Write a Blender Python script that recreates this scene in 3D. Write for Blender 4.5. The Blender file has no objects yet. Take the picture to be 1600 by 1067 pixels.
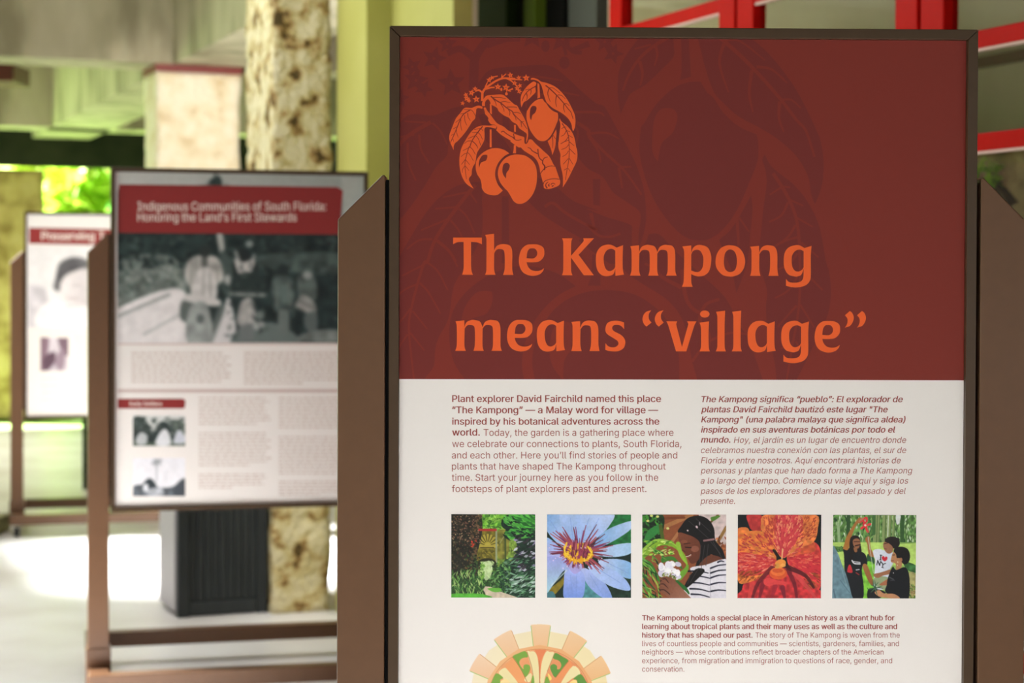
import bpy, bmesh, math, random
import numpy as np
from mathutils import Vector, Matrix, noise
from mathutils.geometry import delaunay_2d_cdt

S = bpy.context.scene
C = S.collection
R = math.radians

# ------------------------------------------------------------------ camera
F = 2900.0                                   # focal length in pixels of a 1600 px wide frame
CAM = Vector((0.0, 0.0, 1.495))
PITCH, ROLL, SHIFT = math.atan(0.0164), 0.0035, -0.03
cam_data = bpy.data.cameras.new('camera')
cam = bpy.data.objects.new('camera', cam_data)
C.objects.link(cam)
cam_data.sensor_width = 36.0
cam_data.lens = F * 36.0 / 1600.0
cam_data.shift_y = SHIFT
MC = Matrix.Rotation(math.pi / 2 - PITCH, 3, 'X') @ Matrix.Rotation(ROLL, 3, 'Z')
cam.matrix_world = Matrix.Translation(CAM) @ MC.to_4x4()
S.camera = cam
cam_data.clip_start = 0.05
cam_data.dof.use_dof = True
cam_data.dof.focus_distance = 2.88
cam_data.dof.aperture_fstop = 4.9
cam_data.dof.aperture_blades = 0

# ------------------------------------------------------------------ light
w = bpy.data.worlds.new('daylight')
S.world = w
w.use_nodes = True
w.node_tree.nodes['Background'].inputs[0].default_value = (0.97, 0.99, 1.0, 1)
w.node_tree.nodes['Background'].inputs[1].default_value = 0.15

def area(name, loc, target, sx, sy, power, col):
    d = bpy.data.lights.new(name, 'AREA')
    d.shape = 'RECTANGLE'; d.size = sx; d.size_y = sy; d.energy = power; d.color = col
    o = bpy.data.objects.new(name, d); C.objects.link(o)
    o.location = loc
    o.rotation_euler = (Vector(target) - Vector(loc)).to_track_quat('-Z', 'Y').to_euler()
    return o

AREAS = [
    ('left_side_daylight', (-7.5, 2.6, 1.3), (0.3, 2.9, 1.2), 3.0, 1.6, 110, (1.0, 0.98, 0.95)),
    ('mid_floor_fill', (-2.7, 7.6, 3.6), (-2.7, 7.6, 0.0), 3.0, 3.6, 150, (0.96, 0.98, 1.06)),  # added fill lamp under the closed roof, brightens the middle floor
    ('far_floor_fill', (-6.6, 15.6, 2.9), (-6.6, 15.6, 0.0), 4.4, 3.4, 240, (1.0, 0.99, 1.0)),  # extra fill lamp with no opening above, lights far floor and soffits
    ('back_room_fill', (1.6, 6.0, 2.9), (2.4, 7.1, 1.9), 2.4, 0.8, 2.5, (1.0, 0.98, 0.88)),  # fill lamp added to lift the dark room behind the glass
]
for a in AREAS: area(*a)
sd = bpy.data.lights.new('sun', 'SUN'); sd.energy = 70.0; sd.angle = R(6.0); sd.color = (0.955, 0.98, 1.045)
so = bpy.data.objects.new('sun', sd); C.objects.link(so)
so.rotation_euler = Vector((0.95, -0.06, -0.72)).to_track_quat('-Z', 'Y').to_euler()

def spot(name, loc, target, power, size, col):
    d = bpy.data.lights.new(name, 'SPOT'); d.energy = power; d.spot_size = R(size); d.spot_blend = 0.25
    d.shadow_soft_size = 0.15; d.color = col
    o = bpy.data.objects.new(name, d); C.objects.link(o); o.location = loc
    o.rotation_euler = (Vector(target) - Vector(loc)).to_track_quat('-Z', 'Y').to_euler()
spot('far_pier_fill_spot', (-1.0, 9.7, 2.8), (-2.2, 13.1, 2.3), 300, 32, (1.0, 0.95, 0.88))  # added spot without a fixture, brightens the far pier

spot('pier_base_fill_spot', (0.42, 6.0, 2.85), (-0.95, 8.3, 0.25), 230, 15, (1.0, 0.96, 0.88))  # second added spot, brightens the foot of the nearer pier

S.view_settings.view_transform = 'Standard'
S.view_settings.look = 'None'
S.view_settings.gamma = 1.0
S.view_settings.exposure = 0.12
S.view_settings.use_curve_mapping = False

# ------------------------------------------------------------------ pixel helpers
def ray(px, py):
    d = Vector(((px - 800.0) / F, -((py - 533.5) + SHIFT * -1600.0) / F, -1.0))
    return (MC @ d)

def at(px, py, Y):
    """world point seen at a pixel, lying at distance Y in front of the camera"""
    d = ray(px, py)
    return CAM + d * (Y / d.y)

def ground(px, py, z=0.0):
    d = ray(px, py)
    return CAM + d * ((z - CAM.z) / d.z)

# ------------------------------------------------------------------ objects
def obj(name, mesh, mat=None, parent=None, label=None):
    o = bpy.data.objects.new(name, mesh)
    C.objects.link(o)
    if mat is not None and not mesh.materials:
        for m in (mat if isinstance(mat, (list, tuple)) else [mat]):
            mesh.materials.append(m)
    if parent is not None: o.parent = parent
    if label: o['label'] = label
    return o

def thing(name, label, cat, loc=(0, 0, 0), rz=0.0, group=None):
    o = bpy.data.objects.new(name, None)
    o.empty_display_size = 0.1
    C.objects.link(o)
    o.location = loc; o.rotation_euler = (0, 0, rz)
    o['label'] = label; o['category'] = cat
    if group: o['group'] = group
    return o

def tag(o, label, cat, group=None, kind=None):
    o['label'] = label; o['category'] = cat
    if group: o['group'] = group
    if kind: o['kind'] = kind
    return o

def bm_mesh(bm, name, smooth=False):
    me = bpy.data.meshes.new(name)
    bmesh.ops.recalc_face_normals(bm, faces=bm.faces)
    bm.to_mesh(me); bm.free()
    if smooth:
        for p in me.polygons: p.use_smooth = True
    return me

def add_box(bm, c, s, bevel=0.0, seg=2, rot=None):
    r = bmesh.ops.create_cube(bm, size=1.0)
    vs = r['verts']
    for v in vs:
        v.co = Vector((v.co.x * s[0], v.co.y * s[1], v.co.z * s[2]))
    if bevel:
        es = list({e for v in vs for e in v.link_edges})
        rb = bmesh.ops.bevel(bm, geom=es, offset=bevel, segments=seg, affect='EDGES', profile=0.5)
        vs = list({v for f in rb['faces'] for v in f.verts} | {v for v in vs if v.is_valid})
    for v in vs:
        if rot: v.co = rot @ v.co
        v.co += Vector(c)
    return vs

def add_prism(bm, pts, y0, y1, bevel=0.0):
    """outline in x,z extruded between y0 and y1"""
    a = [bm.verts.new((p[0], y0, p[1])) for p in pts]
    b = [bm.verts.new((p[0], y1, p[1])) for p in pts]
    n = len(pts)
    bm.faces.new(a); bm.faces.new(list(reversed(b)))
    for i in range(n):
        bm.faces.new((a[i], b[i], b[(i + 1) % n], a[(i + 1) % n]))
    if bevel:
        es = list({e for v in a + b for e in v.link_edges})
        bmesh.ops.recalc_face_normals(bm, faces=bm.faces)
        bmesh.ops.bevel(bm, geom=es, offset=bevel, segments=3, affect='EDGES', profile=0.5)

def add_cyl(bm, p0, p1, r, seg=16, r2=None):
    p0, p1 = Vector(p0), Vector(p1)
    d = p1 - p0
    q = d.to_track_quat('Z', 'Y').to_matrix().to_4x4()
    bmesh.ops.create_cone(bm, cap_ends=True, segments=seg, radius1=r, radius2=r if r2 is None else r2,
                          depth=d.length, matrix=Matrix.Translation((p0 + p1) / 2) @ q)

# ------------------------------------------------------------------ materials
def lin(c):
    c = np.asarray(c, float) / 255.0
    return np.where(c <= 0.04045, c / 12.92, ((c + 0.055) / 1.055) ** 2.4)

def L3(r, g, b, k=1.0):
    v = lin((r, g, b)) * k
    return (float(v[0]), float(v[1]), float(v[2]), 1.0)

def mat(name, col, rough=0.5, spec=0.4, metal=0.0):
    m = bpy.data.materials.new(name); m.use_nodes = True
    p = m.node_tree.nodes['Principled BSDF']
    p.inputs['Base Color'].default_value = tuple(col) if len(col) == 4 else tuple(col) + (1,)
    p.inputs['Roughness'].default_value = rough
    p.inputs['Specular IOR Level'].default_value = spec
    p.inputs['Metallic'].default_value = metal
    return m

def noisy(name, cols, scale=4.0, detail=6.0, rough=0.8, bump=0.0, bscale=None, stretch=(1, 1, 1), spec=0.3, pos=(0.35, 0.65), dist=0.02):
    """procedural material: noise through a colour ramp, with bump"""
    m = mat(name, cols[0], rough, spec)
    nt = m.node_tree; N = nt.nodes; p = N['Principled BSDF']
    tc = N.new('ShaderNodeTexCoord'); mp = N.new('ShaderNodeMapping')
    mp.inputs['Scale'].default_value = stretch
    nt.links.new(tc.outputs['Object'], mp.inputs['Vector'])
    no = N.new('ShaderNodeTexNoise'); no.inputs['Scale'].default_value = scale; no.inputs['Detail'].default_value = detail
    nt.links.new(mp.outputs[0], no.inputs['Vector'])
    cr = N.new('ShaderNodeValToRGB')
    el = cr.color_ramp.elements
    el[0].position = pos[0]; el[1].position = pos[1]
    el[0].color = cols[0]; el[1].color = cols[-1]
    for i, c in enumerate(cols[1:-1]):
        e = el.new(pos[0] + (pos[1] - pos[0]) * (i + 1) / (len(cols) - 1)); e.color = c
    nt.links.new(no.outputs['Fac'], cr.inputs['Fac'])
    nt.links.new(cr.outputs['Color'], p.inputs['Base Color'])
    if bump:
        b = N.new('ShaderNodeBump'); b.inputs['Strength'].default_value = bump; b.inputs['Distance'].default_value = dist
        n2 = N.new('ShaderNodeTexNoise'); n2.inputs['Scale'].default_value = bscale or scale * 3; n2.inputs['Detail'].default_value = 8
        nt.links.new(mp.outputs[0], n2.inputs['Vector'])
        nt.links.new(n2.outputs['Fac'], b.inputs['Height'])
        nt.links.new(b.outputs['Normal'], p.inputs['Normal'])
    return m

M = {}
BROWN = (0.128, 0.064, 0.031)
M['brown'] = noisy('brown_powder_coat', [BROWN + (1,), (0.136, 0.068, 0.033, 1)], scale=40, rough=0.33, bump=0.03, bscale=600, spec=0.3, dist=0.0005)
M['shaded_brown'] = noisy('shaded_brown_powder_coat', [(.064, .037, .018, 1), (.069, .040, .020, 1)], scale=40, rough=0.33, bump=0.03, bscale=600, spec=0.3, dist=0.0005)  # leg brown made darker for the frame, shade put into the colour
M['paper'] = mat('printed_white', L3(236, 231, 225), 0.5, 0.25)
M['red'] = mat('printed_dark_red', (0.215, 0.033, 0.0235), 0.4, 0.15)
M['ghost'] = mat('printed_deep_red', (0.174, 0.0295, 0.0250), 0.4, 0.15)
M['orange'] = mat('printed_orange', (0.86, 0.130, 0.030), 0.4, 0.15)
M['ink'] = mat('printed_text_red', (0.31, 0.066, 0.053), 0.5, 0.3)
M['ink_light'] = mat('printed_text_light_red', (0.33, 0.082, 0.064), 0.5, 0.3)
M['cream'] = mat('printed_cream', (0.86, 0.74, 0.66), 0.5, 0.3)
M['banner'] = mat('printed_banner_red', (0.27, 0.028, 0.026), 0.45, 0.3)
M['fine'] = mat('printed_fine_text', (0.62, 0.52, 0.46), 0.5, 0.3)
M['black_rubber'] = mat('black_rubber', (0.012, 0.014, 0.013), 0.6)
M['steel'] = mat('caster_steel', (0.35, 0.34, 0.32), 0.4, 0.5, 0.8)
M['gap'] = mat('dark_seam', (0.01, 0.009, 0.008), 0.8)
m = mat('printed_photograph', (1, 1, 1), 0.42, 0.3)
_a = m.node_tree.nodes.new('ShaderNodeAttribute'); _a.attribute_name = 'Col'
m.node_tree.links.new(_a.outputs['Color'], m.node_tree.nodes['Principled BSDF'].inputs['Base Color'])
M['photo'] = m

# ------------------------------------------------------------------ outlines
CROPS = {'1': (680, 100, 4.446), 'A': (695, 105, 14.545), 'B': (795, 105, 14.545), 'C': (695, 160, 14.545),
         'D': (795, 160, 14.545), 'E': (695, 220, 13.336), 'F': (795, 220, 13.336), 'G': (735, 220, 10.667)}

def parse(s, org=None):
    out, o = [], org
    for t in s.split():
        if t in CROPS: o = CROPS[t]; continue
        cflag = t.endswith('c')
        x, y = (t[:-1] if cflag else t).split(',')
        out.append((o[0] + float(x) / o[2], o[1] + float(y) / o[2], cflag))
    return out

def spline(P, closed=True, n=6):
    """Catmull-Rom through the points; corners stay sharp"""
    if closed and len(P) > 2 and abs(P[0][0] - P[-1][0]) + abs(P[0][1] - P[-1][1]) < 1e-6: P = P[:-1]
    k = len(P); out = []
    rng = range(k) if closed else range(k - 1)
    for i in rng:
        p1, p2 = P[i], P[(i + 1) % k]
        if p1[2] and p2[2]:
            out.append(p1[:2]); continue
        p0 = p1 if (p1[2] or (not closed and i == 0)) else P[i - 1]
        p3 = p2 if (p2[2] or (not closed and i == k - 2)) else P[(i + 2) % k]
        for j in range(n):
            t = j / n; t2 = t * t; t3 = t2 * t
            out.append(tuple(0.5 * (2 * p1[a] + (p2[a] - p0[a]) * t + (2 * p0[a] - 5 * p1[a] + 4 * p2[a] - p3[a]) * t2
                                    + (3 * p1[a] - p0[a] - 3 * p2[a] + p3[a]) * t3) for a in (0, 1)))
    if not closed: out.append(P[-1][:2])
    return out

def stroke(pts, w0, w1=None):
    """polygon of a tapering line through px points"""
    w1 = w0 if w1 is None else w1
    n = len(pts); l, r = [], []
    for i, p in enumerate(pts):
        a = pts[max(i - 1, 0)]; b = pts[min(i + 1, n - 1)]
        dx, dy = b[0] - a[0], b[1] - a[1]; q = math.hypot(dx, dy) or 1
        h = (w0 + (w1 - w0) * i / max(n - 1, 1)) / 2
        l.append((p[0] - dy / q * h, p[1] + dx / q * h)); r.append((p[0] + dy / q * h, p[1] - dx / q * h))
    return l, r

FACE = 0.011                                             # the panel sits this far behind the frame front
def ink(y): return FACE - (0.0045 - y) * 0.35          # printed layers lie a hair above the panel

def triangulate(loops, nonzero=False):
    """constrained triangulation of outlines; keeps the triangles inside by winding or even-odd rule"""
    vs, es = [], []
    for l in loops:
        k = len(vs); n = len(l)
        vs += [Vector(p) for p in l]; es += [(k + a, k + (a + 1) % n) for a in range(n)]
    ov, _, of, _, _, _ = delaunay_2d_cdt(vs, es, [], 0, 1e-5)
    segs = [(l[a - 1][0], l[a - 1][1], l[a][0], l[a][1]) for l in loops for a in range(len(l))]
    keep = []
    for f in of:
        x = sum(ov[q].x for q in f) / len(f); y = sum(ov[q].y for q in f) / len(f); w_ = c = 0
        for ax, ay, bx, by in segs:
            if (ay > y) != (by > y) and x < (bx - ax) * (y - ay) / (by - ay) + ax:
                c += 1; w_ += 1 if by > ay else -1
        if (w_ if nonzero else c % 2): keep.append(tuple(f))
    return [(v.x, v.y) for v in ov], keep

class Flat:
    """flat printed shapes on a sign face; px points go through a mapping to sign-local x,z"""
    def __init__(self, mapping, y): self.map, self.y, self.bm, self.n = mapping, ink(y), bmesh.new(), 0
    def yy(self):
        self.n += 1                      # shapes printed over one another never share a plane
        return self.y - 2e-6 * (self.n % 28)
    def fill(self, loops): self.put(*triangulate(loops))
    def put(self, pts, tris, y=None):
        y = self.yy() if y is None else y
        used = sorted({q for t in tris for q in t}); bv = {}
        for q in used:
            a, b = self.map(*pts[q]); bv[q] = self.bm.verts.new((a, y, b))
        for t in tris:
            try: self.bm.faces.new([bv[q] for q in t])
            except ValueError: pass
    def strip(self, pts, w0, w1=None):
        l, r = stroke(pts, w0, w1); y = self.yy()
        lv = [self.bm.verts.new((lambda q: (q[0], y, q[1]))(self.map(*p))) for p in l]
        rv = [self.bm.verts.new((lambda q: (q[0], y, q[1]))(self.map(*p))) for p in r]
        for i in range(len(l) - 1):
            self.bm.faces.new((lv[i], lv[i + 1], rv[i + 1], rv[i]))
    def quad(self, x0, y0, x1, y1): self.fill([[(x0, y0), (x1, y0), (x1, y1), (x0, y1)]])
    def clip(self, x0, x1, z0, z1):
        for co, no in (((x0, 0, 0), (-1, 0, 0)), ((x1, 0, 0), (1, 0, 0)), ((0, 0, z0), (0, 0, -1)), ((0, 0, z1), (0, 0, 1))):
            bmesh.ops.bisect_plane(self.bm, geom=self.bm.verts[:] + self.bm.edges[:] + self.bm.faces[:], plane_co=co, plane_no=no, clear_outer=True)
    def build(self, name, mat, parent, label=None):
        for f in self.bm.faces:
            f.normal_update()
            if f.normal.y > 0: f.normal_flip()
        me = bpy.data.meshes.new(name); self.bm.to_mesh(me); self.bm.free()
        return obj(name, me, mat, parent, label)

# ------------------------------------------------------------------ lettering
def find_font():
    import os
    try:
        p = os.path.join(bpy.utils.system_resource('DATAFILES'), 'fonts', 'Inter.woff2')
        if os.path.exists(p): return bpy.data.fonts.load(p)
    except Exception: pass
    return None
FONT = find_font()

def text_loops(s, shear=0.0):
    """outlines of a line of type grouped glyph by glyph"""
    cu = bpy.data.curves.new('lettering', 'FONT')
    cu.body = s; cu.size = 1.0; cu.shear = shear
    if FONT: cu.font = FONT
    o = bpy.data.objects.new('lettering', cu); C.objects.link(o)
    bpy.context.view_layer.update()
    dg = bpy.context.evaluated_depsgraph_get()
    cv = o.evaluated_get(dg).to_curve(dg)
    loops = []
    for sp in cv.splines:
        bp = sp.bezier_points; n = len(bp); pts = []
        for k in range(n):
            a, b = bp[k], bp[(k + 1) % n]
            p0, p1, p2, p3 = a.co, a.handle_right, b.handle_left, b.co
            st_ = 1 if (p1 - p0).cross(p3 - p0).length < 1e-5 and (p2 - p0).cross(p3 - p0).length < 1e-5 else 3
            for q in range(st_):
                t = q / st_; u = 1 - t
                p = p0 * u ** 3 + p1 * (3 * u * u * t) + p2 * (3 * u * t * t) + p3 * t ** 3
                if not pts or (Vector((p.x, p.y)) - Vector(pts[-1])).length > 1e-4: pts.append((p.x, p.y))
        if len(pts) > 2: loops.append(pts)
    o.evaluated_get(dg).to_curve_clear(); bpy.data.objects.remove(o); bpy.data.curves.remove(cu)
    # glyphs stand side by side: gather loops whose spans overlap, then fill each glyph by winding
    loops.sort(key=lambda l: min(p[0] for p in l))
    groups, xe = [], -1e9
    for l in loops:
        if min(p[0] for p in l) < xe: groups[-1].append(l)
        else: groups.append([l])
        xe = max(xe, max(p[0] for p in l))
    return groups
CAPH = max(p[1] for g in text_loops('H') for l in g for p in l)

def lettering(fl, s, xl, xr, yb, cap, bold=0.0, shear=0.0):
    """one line of type from px xl to xr on baseline px yb, capitals cap px tall; bold is extra stroke width in px"""
    G = text_loops(s, shear)
    xs = [p[0] for g in G for l in g for p in l]; x0, x1 = min(xs), max(xs)
    xl += bold / 2; xr -= bold / 2
    kx = (xr - xl) / (x1 - x0); ky = cap / CAPH
    for g in G:
        pts, tris = triangulate(g, True)
        for k, (dx, dy) in enumerate([(0, 0)] if not bold else [(-bold / 2, 0), (0, bold * .12), (bold / 2, 0), (0, -bold * .12)]):
            fl.put([(xl + (p[0] - x0) * kx + dx, yb - p[1] * ky + dy) for p in pts], tris, fl.y - k * 1.5e-5)

# ------------------------------------------------------------------ painter for printed photographs
class Pic:
    def __init__(self, box, W, H, bg, seed=1):
        self.box, self.W, self.H = box, W, H
        self.k = (W / (box[2] - box[0]), H / (box[3] - box[1]))
        self.im = np.ones((H, W, 3)) * np.array(bg, float)
        self.rs = np.random.RandomState(seed)
    def tr(self, pts):
        return np.array([((p[0] - self.box[0]) * self.k[0], (p[1] - self.box[1]) * self.k[1]) for p in pts], float)
    def put(self, x0, y0, a, col):
        h, wd = a.shape
        s = self.im[y0:y0 + h, x0:x0 + wd]
        col = np.array(col, float)
        s += (col - s) * a[..., None]
    def bb(self, P, m=1):
        x0 = int(max(0, math.floor(P[:, 0].min() - m))); x1 = int(min(self.W, math.ceil(P[:, 0].max() + m)))
        y0 = int(max(0, math.floor(P[:, 1].min() - m))); y1 = int(min(self.H, math.ceil(P[:, 1].max() + m)))
        return x0, y0, x1, y1
    def cover(self, P, x0, y0, x1, y1, ss=3):
        o = (np.arange(ss) + .5) / ss
        X = (np.arange(x0, x1)[:, None] + o).ravel(); Y = (np.arange(y0, y1)[:, None] + o).ravel()
        X, Y = np.meshgrid(X, Y); c = np.zeros(X.shape, bool)
        n = len(P)
        for i in range(n):
            ax, ay = P[i]; bx, by = P[(i + 1) % n]
            if ay == by: continue
            t = (ay > Y) != (by > Y)
            c ^= t & (X < (bx - ax) * (Y - ay) / (by - ay) + ax)
        return c.reshape(y1 - y0, ss, x1 - x0, ss).mean((1, 3))
    def poly(self, s, col, smooth=True, alpha=1.0, col2=None, ang=90.0, mottle=0.0):
        pts = s if isinstance(s, list) else [tuple(float(v) for v in t.split(',')) for t in s.split()]
        if smooth: pts = spline([(p[0], p[1], False) for p in pts], True, 4)
        P = self.tr(pts); x0, y0, x1, y1 = self.bb(P)
        if x1 <= x0 or y1 <= y0: return
        a = self.cover(P, x0, y0, x1, y1) * alpha
        if col2 is not None:
            X, Y = np.meshgrid(np.arange(x0, x1), np.arange(y0, y1))
            d = X * math.cos(R(ang)) + Y * math.sin(R(ang))
            pr = P[:, 0] * math.cos(R(ang)) + P[:, 1] * math.sin(R(ang))
            t = np.clip((d - pr.min()) / max(np.ptp(pr), 1e-6), 0, 1)[..., None]
            col = np.array(col) * (1 - t) + np.array(col2) * t
        if mottle:
            n = self.smooth_noise(y1 - y0, x1 - x0)[..., None]
            col = np.clip(np.array(col, float) * (1 + mottle * n), 0, 255)
        self.put(x0, y0, a, col)
    def smooth_noise(self, h, wd, cell=6):
        g = self.rs.uniform(-1, 1, (h // cell + 3, wd // cell + 3))
        yy = np.arange(h) / cell; xx = np.arange(wd) / cell
        iy, ix = yy.astype(int), xx.astype(int); fy, fx = (yy - iy)[:, None], (xx - ix)[None]
        a = g[np.ix_(iy, ix)]; b = g[np.ix_(iy, ix + 1)]; c = g[np.ix_(iy + 1, ix)]; d = g[np.ix_(iy + 1, ix + 1)]
        return (a * (1 - fx) + b * fx) * (1 - fy) + (c * (1 - fx) + d * fx) * fy
    def line(self, s, wd, col, alpha=1.0, taper=None):
        pts = s if isinstance(s, list) else [tuple(float(v) for v in t.split(',')) for t in s.split()]
        if len(pts) > 2: pts = spline([(p[0], p[1], False) for p in pts], False, 4)
        P = self.tr(pts); wpx = wd * self.k[0]; tp = wpx if taper is None else taper * self.k[0]
        x0, y0, x1, y1 = self.bb(P, wpx + 1)
        if x1 <= x0 or y1 <= y0: return
        X, Y = np.meshgrid(np.arange(x0, x1) + .5, np.arange(y0, y1) + .5)
        a = np.zeros(X.shape); n = len(P) - 1
        for i in range(n):
            d = P[i + 1] - P[i]; q = (d * d).sum() or 1e-9
            t = np.clip(((X - P[i, 0]) * d[0] + (Y - P[i, 1]) * d[1]) / q, 0, 1)
            ds = np.hypot(X - P[i, 0] - t * d[0], Y - P[i, 1] - t * d[1])
            ww = wpx + (tp - wpx) * (i + t) / n
            a = np.maximum(a, np.clip(ww / 2 - ds + .5, 0, 1) * np.minimum(1, ww + .3))
        self.put(x0, y0, a * alpha, col)
    def ell(self, cx, cy, rx, ry, col, ang=0, alpha=1.0, col2=None, mottle=0):
        ca, sa = math.cos(R(ang)), math.sin(R(ang))
        pts = [(cx + rx * math.cos(t) * ca - ry * math.sin(t) * sa, cy + rx * math.cos(t) * sa + ry * math.sin(t) * ca)
               for t in np.linspace(0, 2 * math.pi, 17)[:-1]]
        self.poly(pts, col, False, alpha, col2, mottle=mottle)
    def leaves(self, n, box, ln, wd, cols, ang=(0, 360), alpha=1.0):
        for _ in range(n):
            x = self.rs.uniform(box[0], box[2]); y = self.rs.uniform(box[1], box[3])
            a = R(self.rs.uniform(*ang)); l = ln * self.rs.uniform(.6, 1.3); q = wd * self.rs.uniform(.6, 1.3)
            c, s = math.cos(a), math.sin(a)
            pts = [(x + u * l * c - v * q * s, y + u * l * s + v * q * c) for u, v in ((-.5, 0), (-.1, .5), (.5, 0), (-.1, -.5))]
            self.poly(pts, np.array(cols[self.rs.randint(len(cols))]) * self.rs.uniform(.85, 1.15), False, alpha)
    def blur(self, k):
        g = np.exp(-0.5 * (np.arange(-2 * k, 2 * k + 1) / k) ** 2); g /= g.sum()
        for ax in (0, 1):
            self.im = np.apply_along_axis(lambda v: np.convolve(np.pad(v, 2 * k, mode='edge'), g, 'valid'), ax, self.im)
    def grain(self, amt, cell=3):
        n = self.smooth_noise(self.H, self.W, cell) * .6 + self.smooth_noise(self.H, self.W, cell * 4) * .6
        self.im = np.clip(self.im * (1 + amt * n[..., None]), 0, 255)
    def build(self, name, mapping, corners, y, parent, gain=1.0, label=None):
        """corners: px of top-left, top-right, bottom-right, bottom-left"""
        W, H = self.W, self.H
        tl, tr_, br, bl = [np.array(mapping(*c)) for c in corners]
        u = (np.linspace(0, 1, W))[None, :, None]; v = (np.linspace(0, 1, H))[:, None, None]
        P = (tl * (1 - u) + tr_ * u) * (1 - v) + (bl * (1 - u) + br * u) * v
        co = np.zeros((H * W, 3)); co[:, 0] = P[..., 0].ravel(); co[:, 2] = P[..., 1].ravel(); co[:, 1] = ink(y)
        i = np.arange(H * W).reshape(H, W)
        q = np.stack([i[:-1, :-1], i[1:, :-1], i[1:, 1:], i[:-1, 1:]], -1).reshape(-1, 4)
        me = bpy.data.meshes.new(name)
        me.from_pydata(co.tolist(), [], q.tolist())
        at_ = me.color_attributes.new('Col', 'FLOAT_COLOR', 'POINT')
        c = np.ones((H * W, 4)); c[:, :3] = np.clip(lin(np.clip(self.im, 0, 255)) * gain, 0, 0.95).reshape(-1, 3)
        at_.data.foreach_set('color', c.ravel())
        me.update()
        return obj(name, me, M['photo'], parent, label)
# ------------------------------------------------------------------ the display stands
TOPZ, PH, HW, FW = 1.887, 1.213, 0.457, 0.0156

def make_stand(loc, rz, label, group=None):
    root = thing('information_sign', label, 'sign', loc, rz, 'information signs in the pavilion')
    # mitred frame of four rails
    bm = bmesh.new()
    z0, z1, g = TOPZ - PH, TOPZ, 0.0005
    o = [(-HW, z0), (HW, z0), (HW, z1), (-HW, z1)]
    i = [(-HW + FW, z0 + FW), (HW - FW, z0 + FW), (HW - FW, z1 - FW), (-HW + FW, z1 - FW)]
    for k in range(4):
        a, b = o[k], o[(k + 1) % 4]; c, d = i[(k + 1) % 4], i[k]
        ux, uz = (b[0] - a[0]), (b[1] - a[1]); q = math.hypot(ux, uz); ux, uz = ux / q * g, uz / q * g
        add_prism(bm, [(a[0] + ux, a[1] + uz), (b[0] - ux, b[1] - uz), (c[0] - ux, c[1] - uz), (d[0] + ux, d[1] + uz)], 0.0, 0.034, 0.0011)
    obj('frame', bm_mesh(bm, 'frame'), M['shaded_brown'], root)
    bm = bmesh.new()
    add_prism(bm, [(-HW + .004, z0 + .004), (HW - .004, z0 + .004), (HW - .004, z1 - .004), (-HW + .004, z1 - .004)], 0.0245, 0.032)
    obj('backing_board', bm_mesh(bm, 'backing_board'), M['gap'], root)
    bm = bmesh.new()
    add_prism(bm, [(-HW + FW + .0004, z0 + FW + .0004), (HW - FW - .0004, z0 + FW + .0004), (HW - FW - .0004, z1 - FW - .0004), (-HW + FW + .0004, z1 - FW - .0004)], FACE, 0.0245)
    panel = obj('panel', bm_mesh(bm, 'panel'), M['paper'], root)
    x0, x1, zt = HW + 0.006, HW + 0.079, 1.657
    for s in (-1, 1):
        bm = bmesh.new()
        add_prism(bm, [(s * x0, 0.1), (s * x1, 0.1), (s * x1, zt - 0.069), (s * (x1 - .003), zt - 0.066), (s * (x0 + .004), zt), (s * x0, zt)], -0.001, 0.072, 0.0022)
        leg = obj('leg', bm_mesh(bm, 'leg'), M['brown'], root)
        bm = bmesh.new()
        add_box(bm, (s * (x0 + x1) / 2, 0.036, 0.130), (0.086, 0.084, 0.130), 0.003)
        obj('sleeve', bm_mesh(bm, 'sleeve'), M['brown'], leg)
        bm = bmesh.new()                                   # near-black strip standing in for the shade in the gap beside the leg
        add_box(bm, (s * (HW + 0.003), 0.040, (z0 + .05 + zt - .006) / 2), (0.0056, 0.03, zt - z0 - .056))
        obj('gap_shade_strip', bm_mesh(bm, 'gap_shade_strip'), M['gap'], root)
        bm = bmesh.new()
        add_box(bm, (s * (x0 + x1) / 2, 0.30, 0.0975), (0.07, 0.86, 0.06), 0.003)
        obj('side_skid', bm_mesh(bm, 'side_skid'), M['brown'], root)
        for yc in (-0.10, 0.70):
            bm = bmesh.new()
            xc = s * (x0 + x1) / 2
            add_cyl(bm, (xc - .014, yc, .027), (xc + .014, yc, .027), .027, 20)
            cs = obj('caster', bm_mesh(bm, 'caster'), M['black_rubber'], root, 'black rubber caster wheel')
            bm = bmesh.new()
            for q in (-1, 1): add_box(bm, (xc + q * .019, yc + .008, .042), (.004, .026, .04))
            add_box(bm, (xc, yc + .008, .0655), (.05, .05, .006))
            obj('caster_fork', bm_mesh(bm, 'caster_fork'), M['steel'], cs)
    for yc, nm in ((-0.105, 'front_rail'), (0.69, 'rear_rail')):
        bm = bmesh.new()
        add_box(bm, (0, yc, 0.0975), (2 * x0 + (0.148 if yc < 0 else 0), 0.06, 0.058), 0.003)
        obj(nm, bm_mesh(bm, nm), M['brown'], root)
    # triangular gussets between the legs and the rear rail
    for s in (-1, 1):
        bm = bmesh.new()
        vs = [(s * x0, .10, .12), (s * x0, .66, .12), (s * x0, .10, .19)]
        a = [bm.verts.new(v) for v in vs]; b = [bm.verts.new((v[0] - s * .006, v[1], v[2])) for v in vs]
        bm.faces.new(a); bm.faces.new(b[::-1])
        for k in range(3): bm.faces.new((a[k], b[k], b[(k + 1) % 3], a[(k + 1) % 3]))
        obj('gusset', bm_mesh(bm, 'gusset'), M['brown'], root)
    return root, panel

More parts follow.
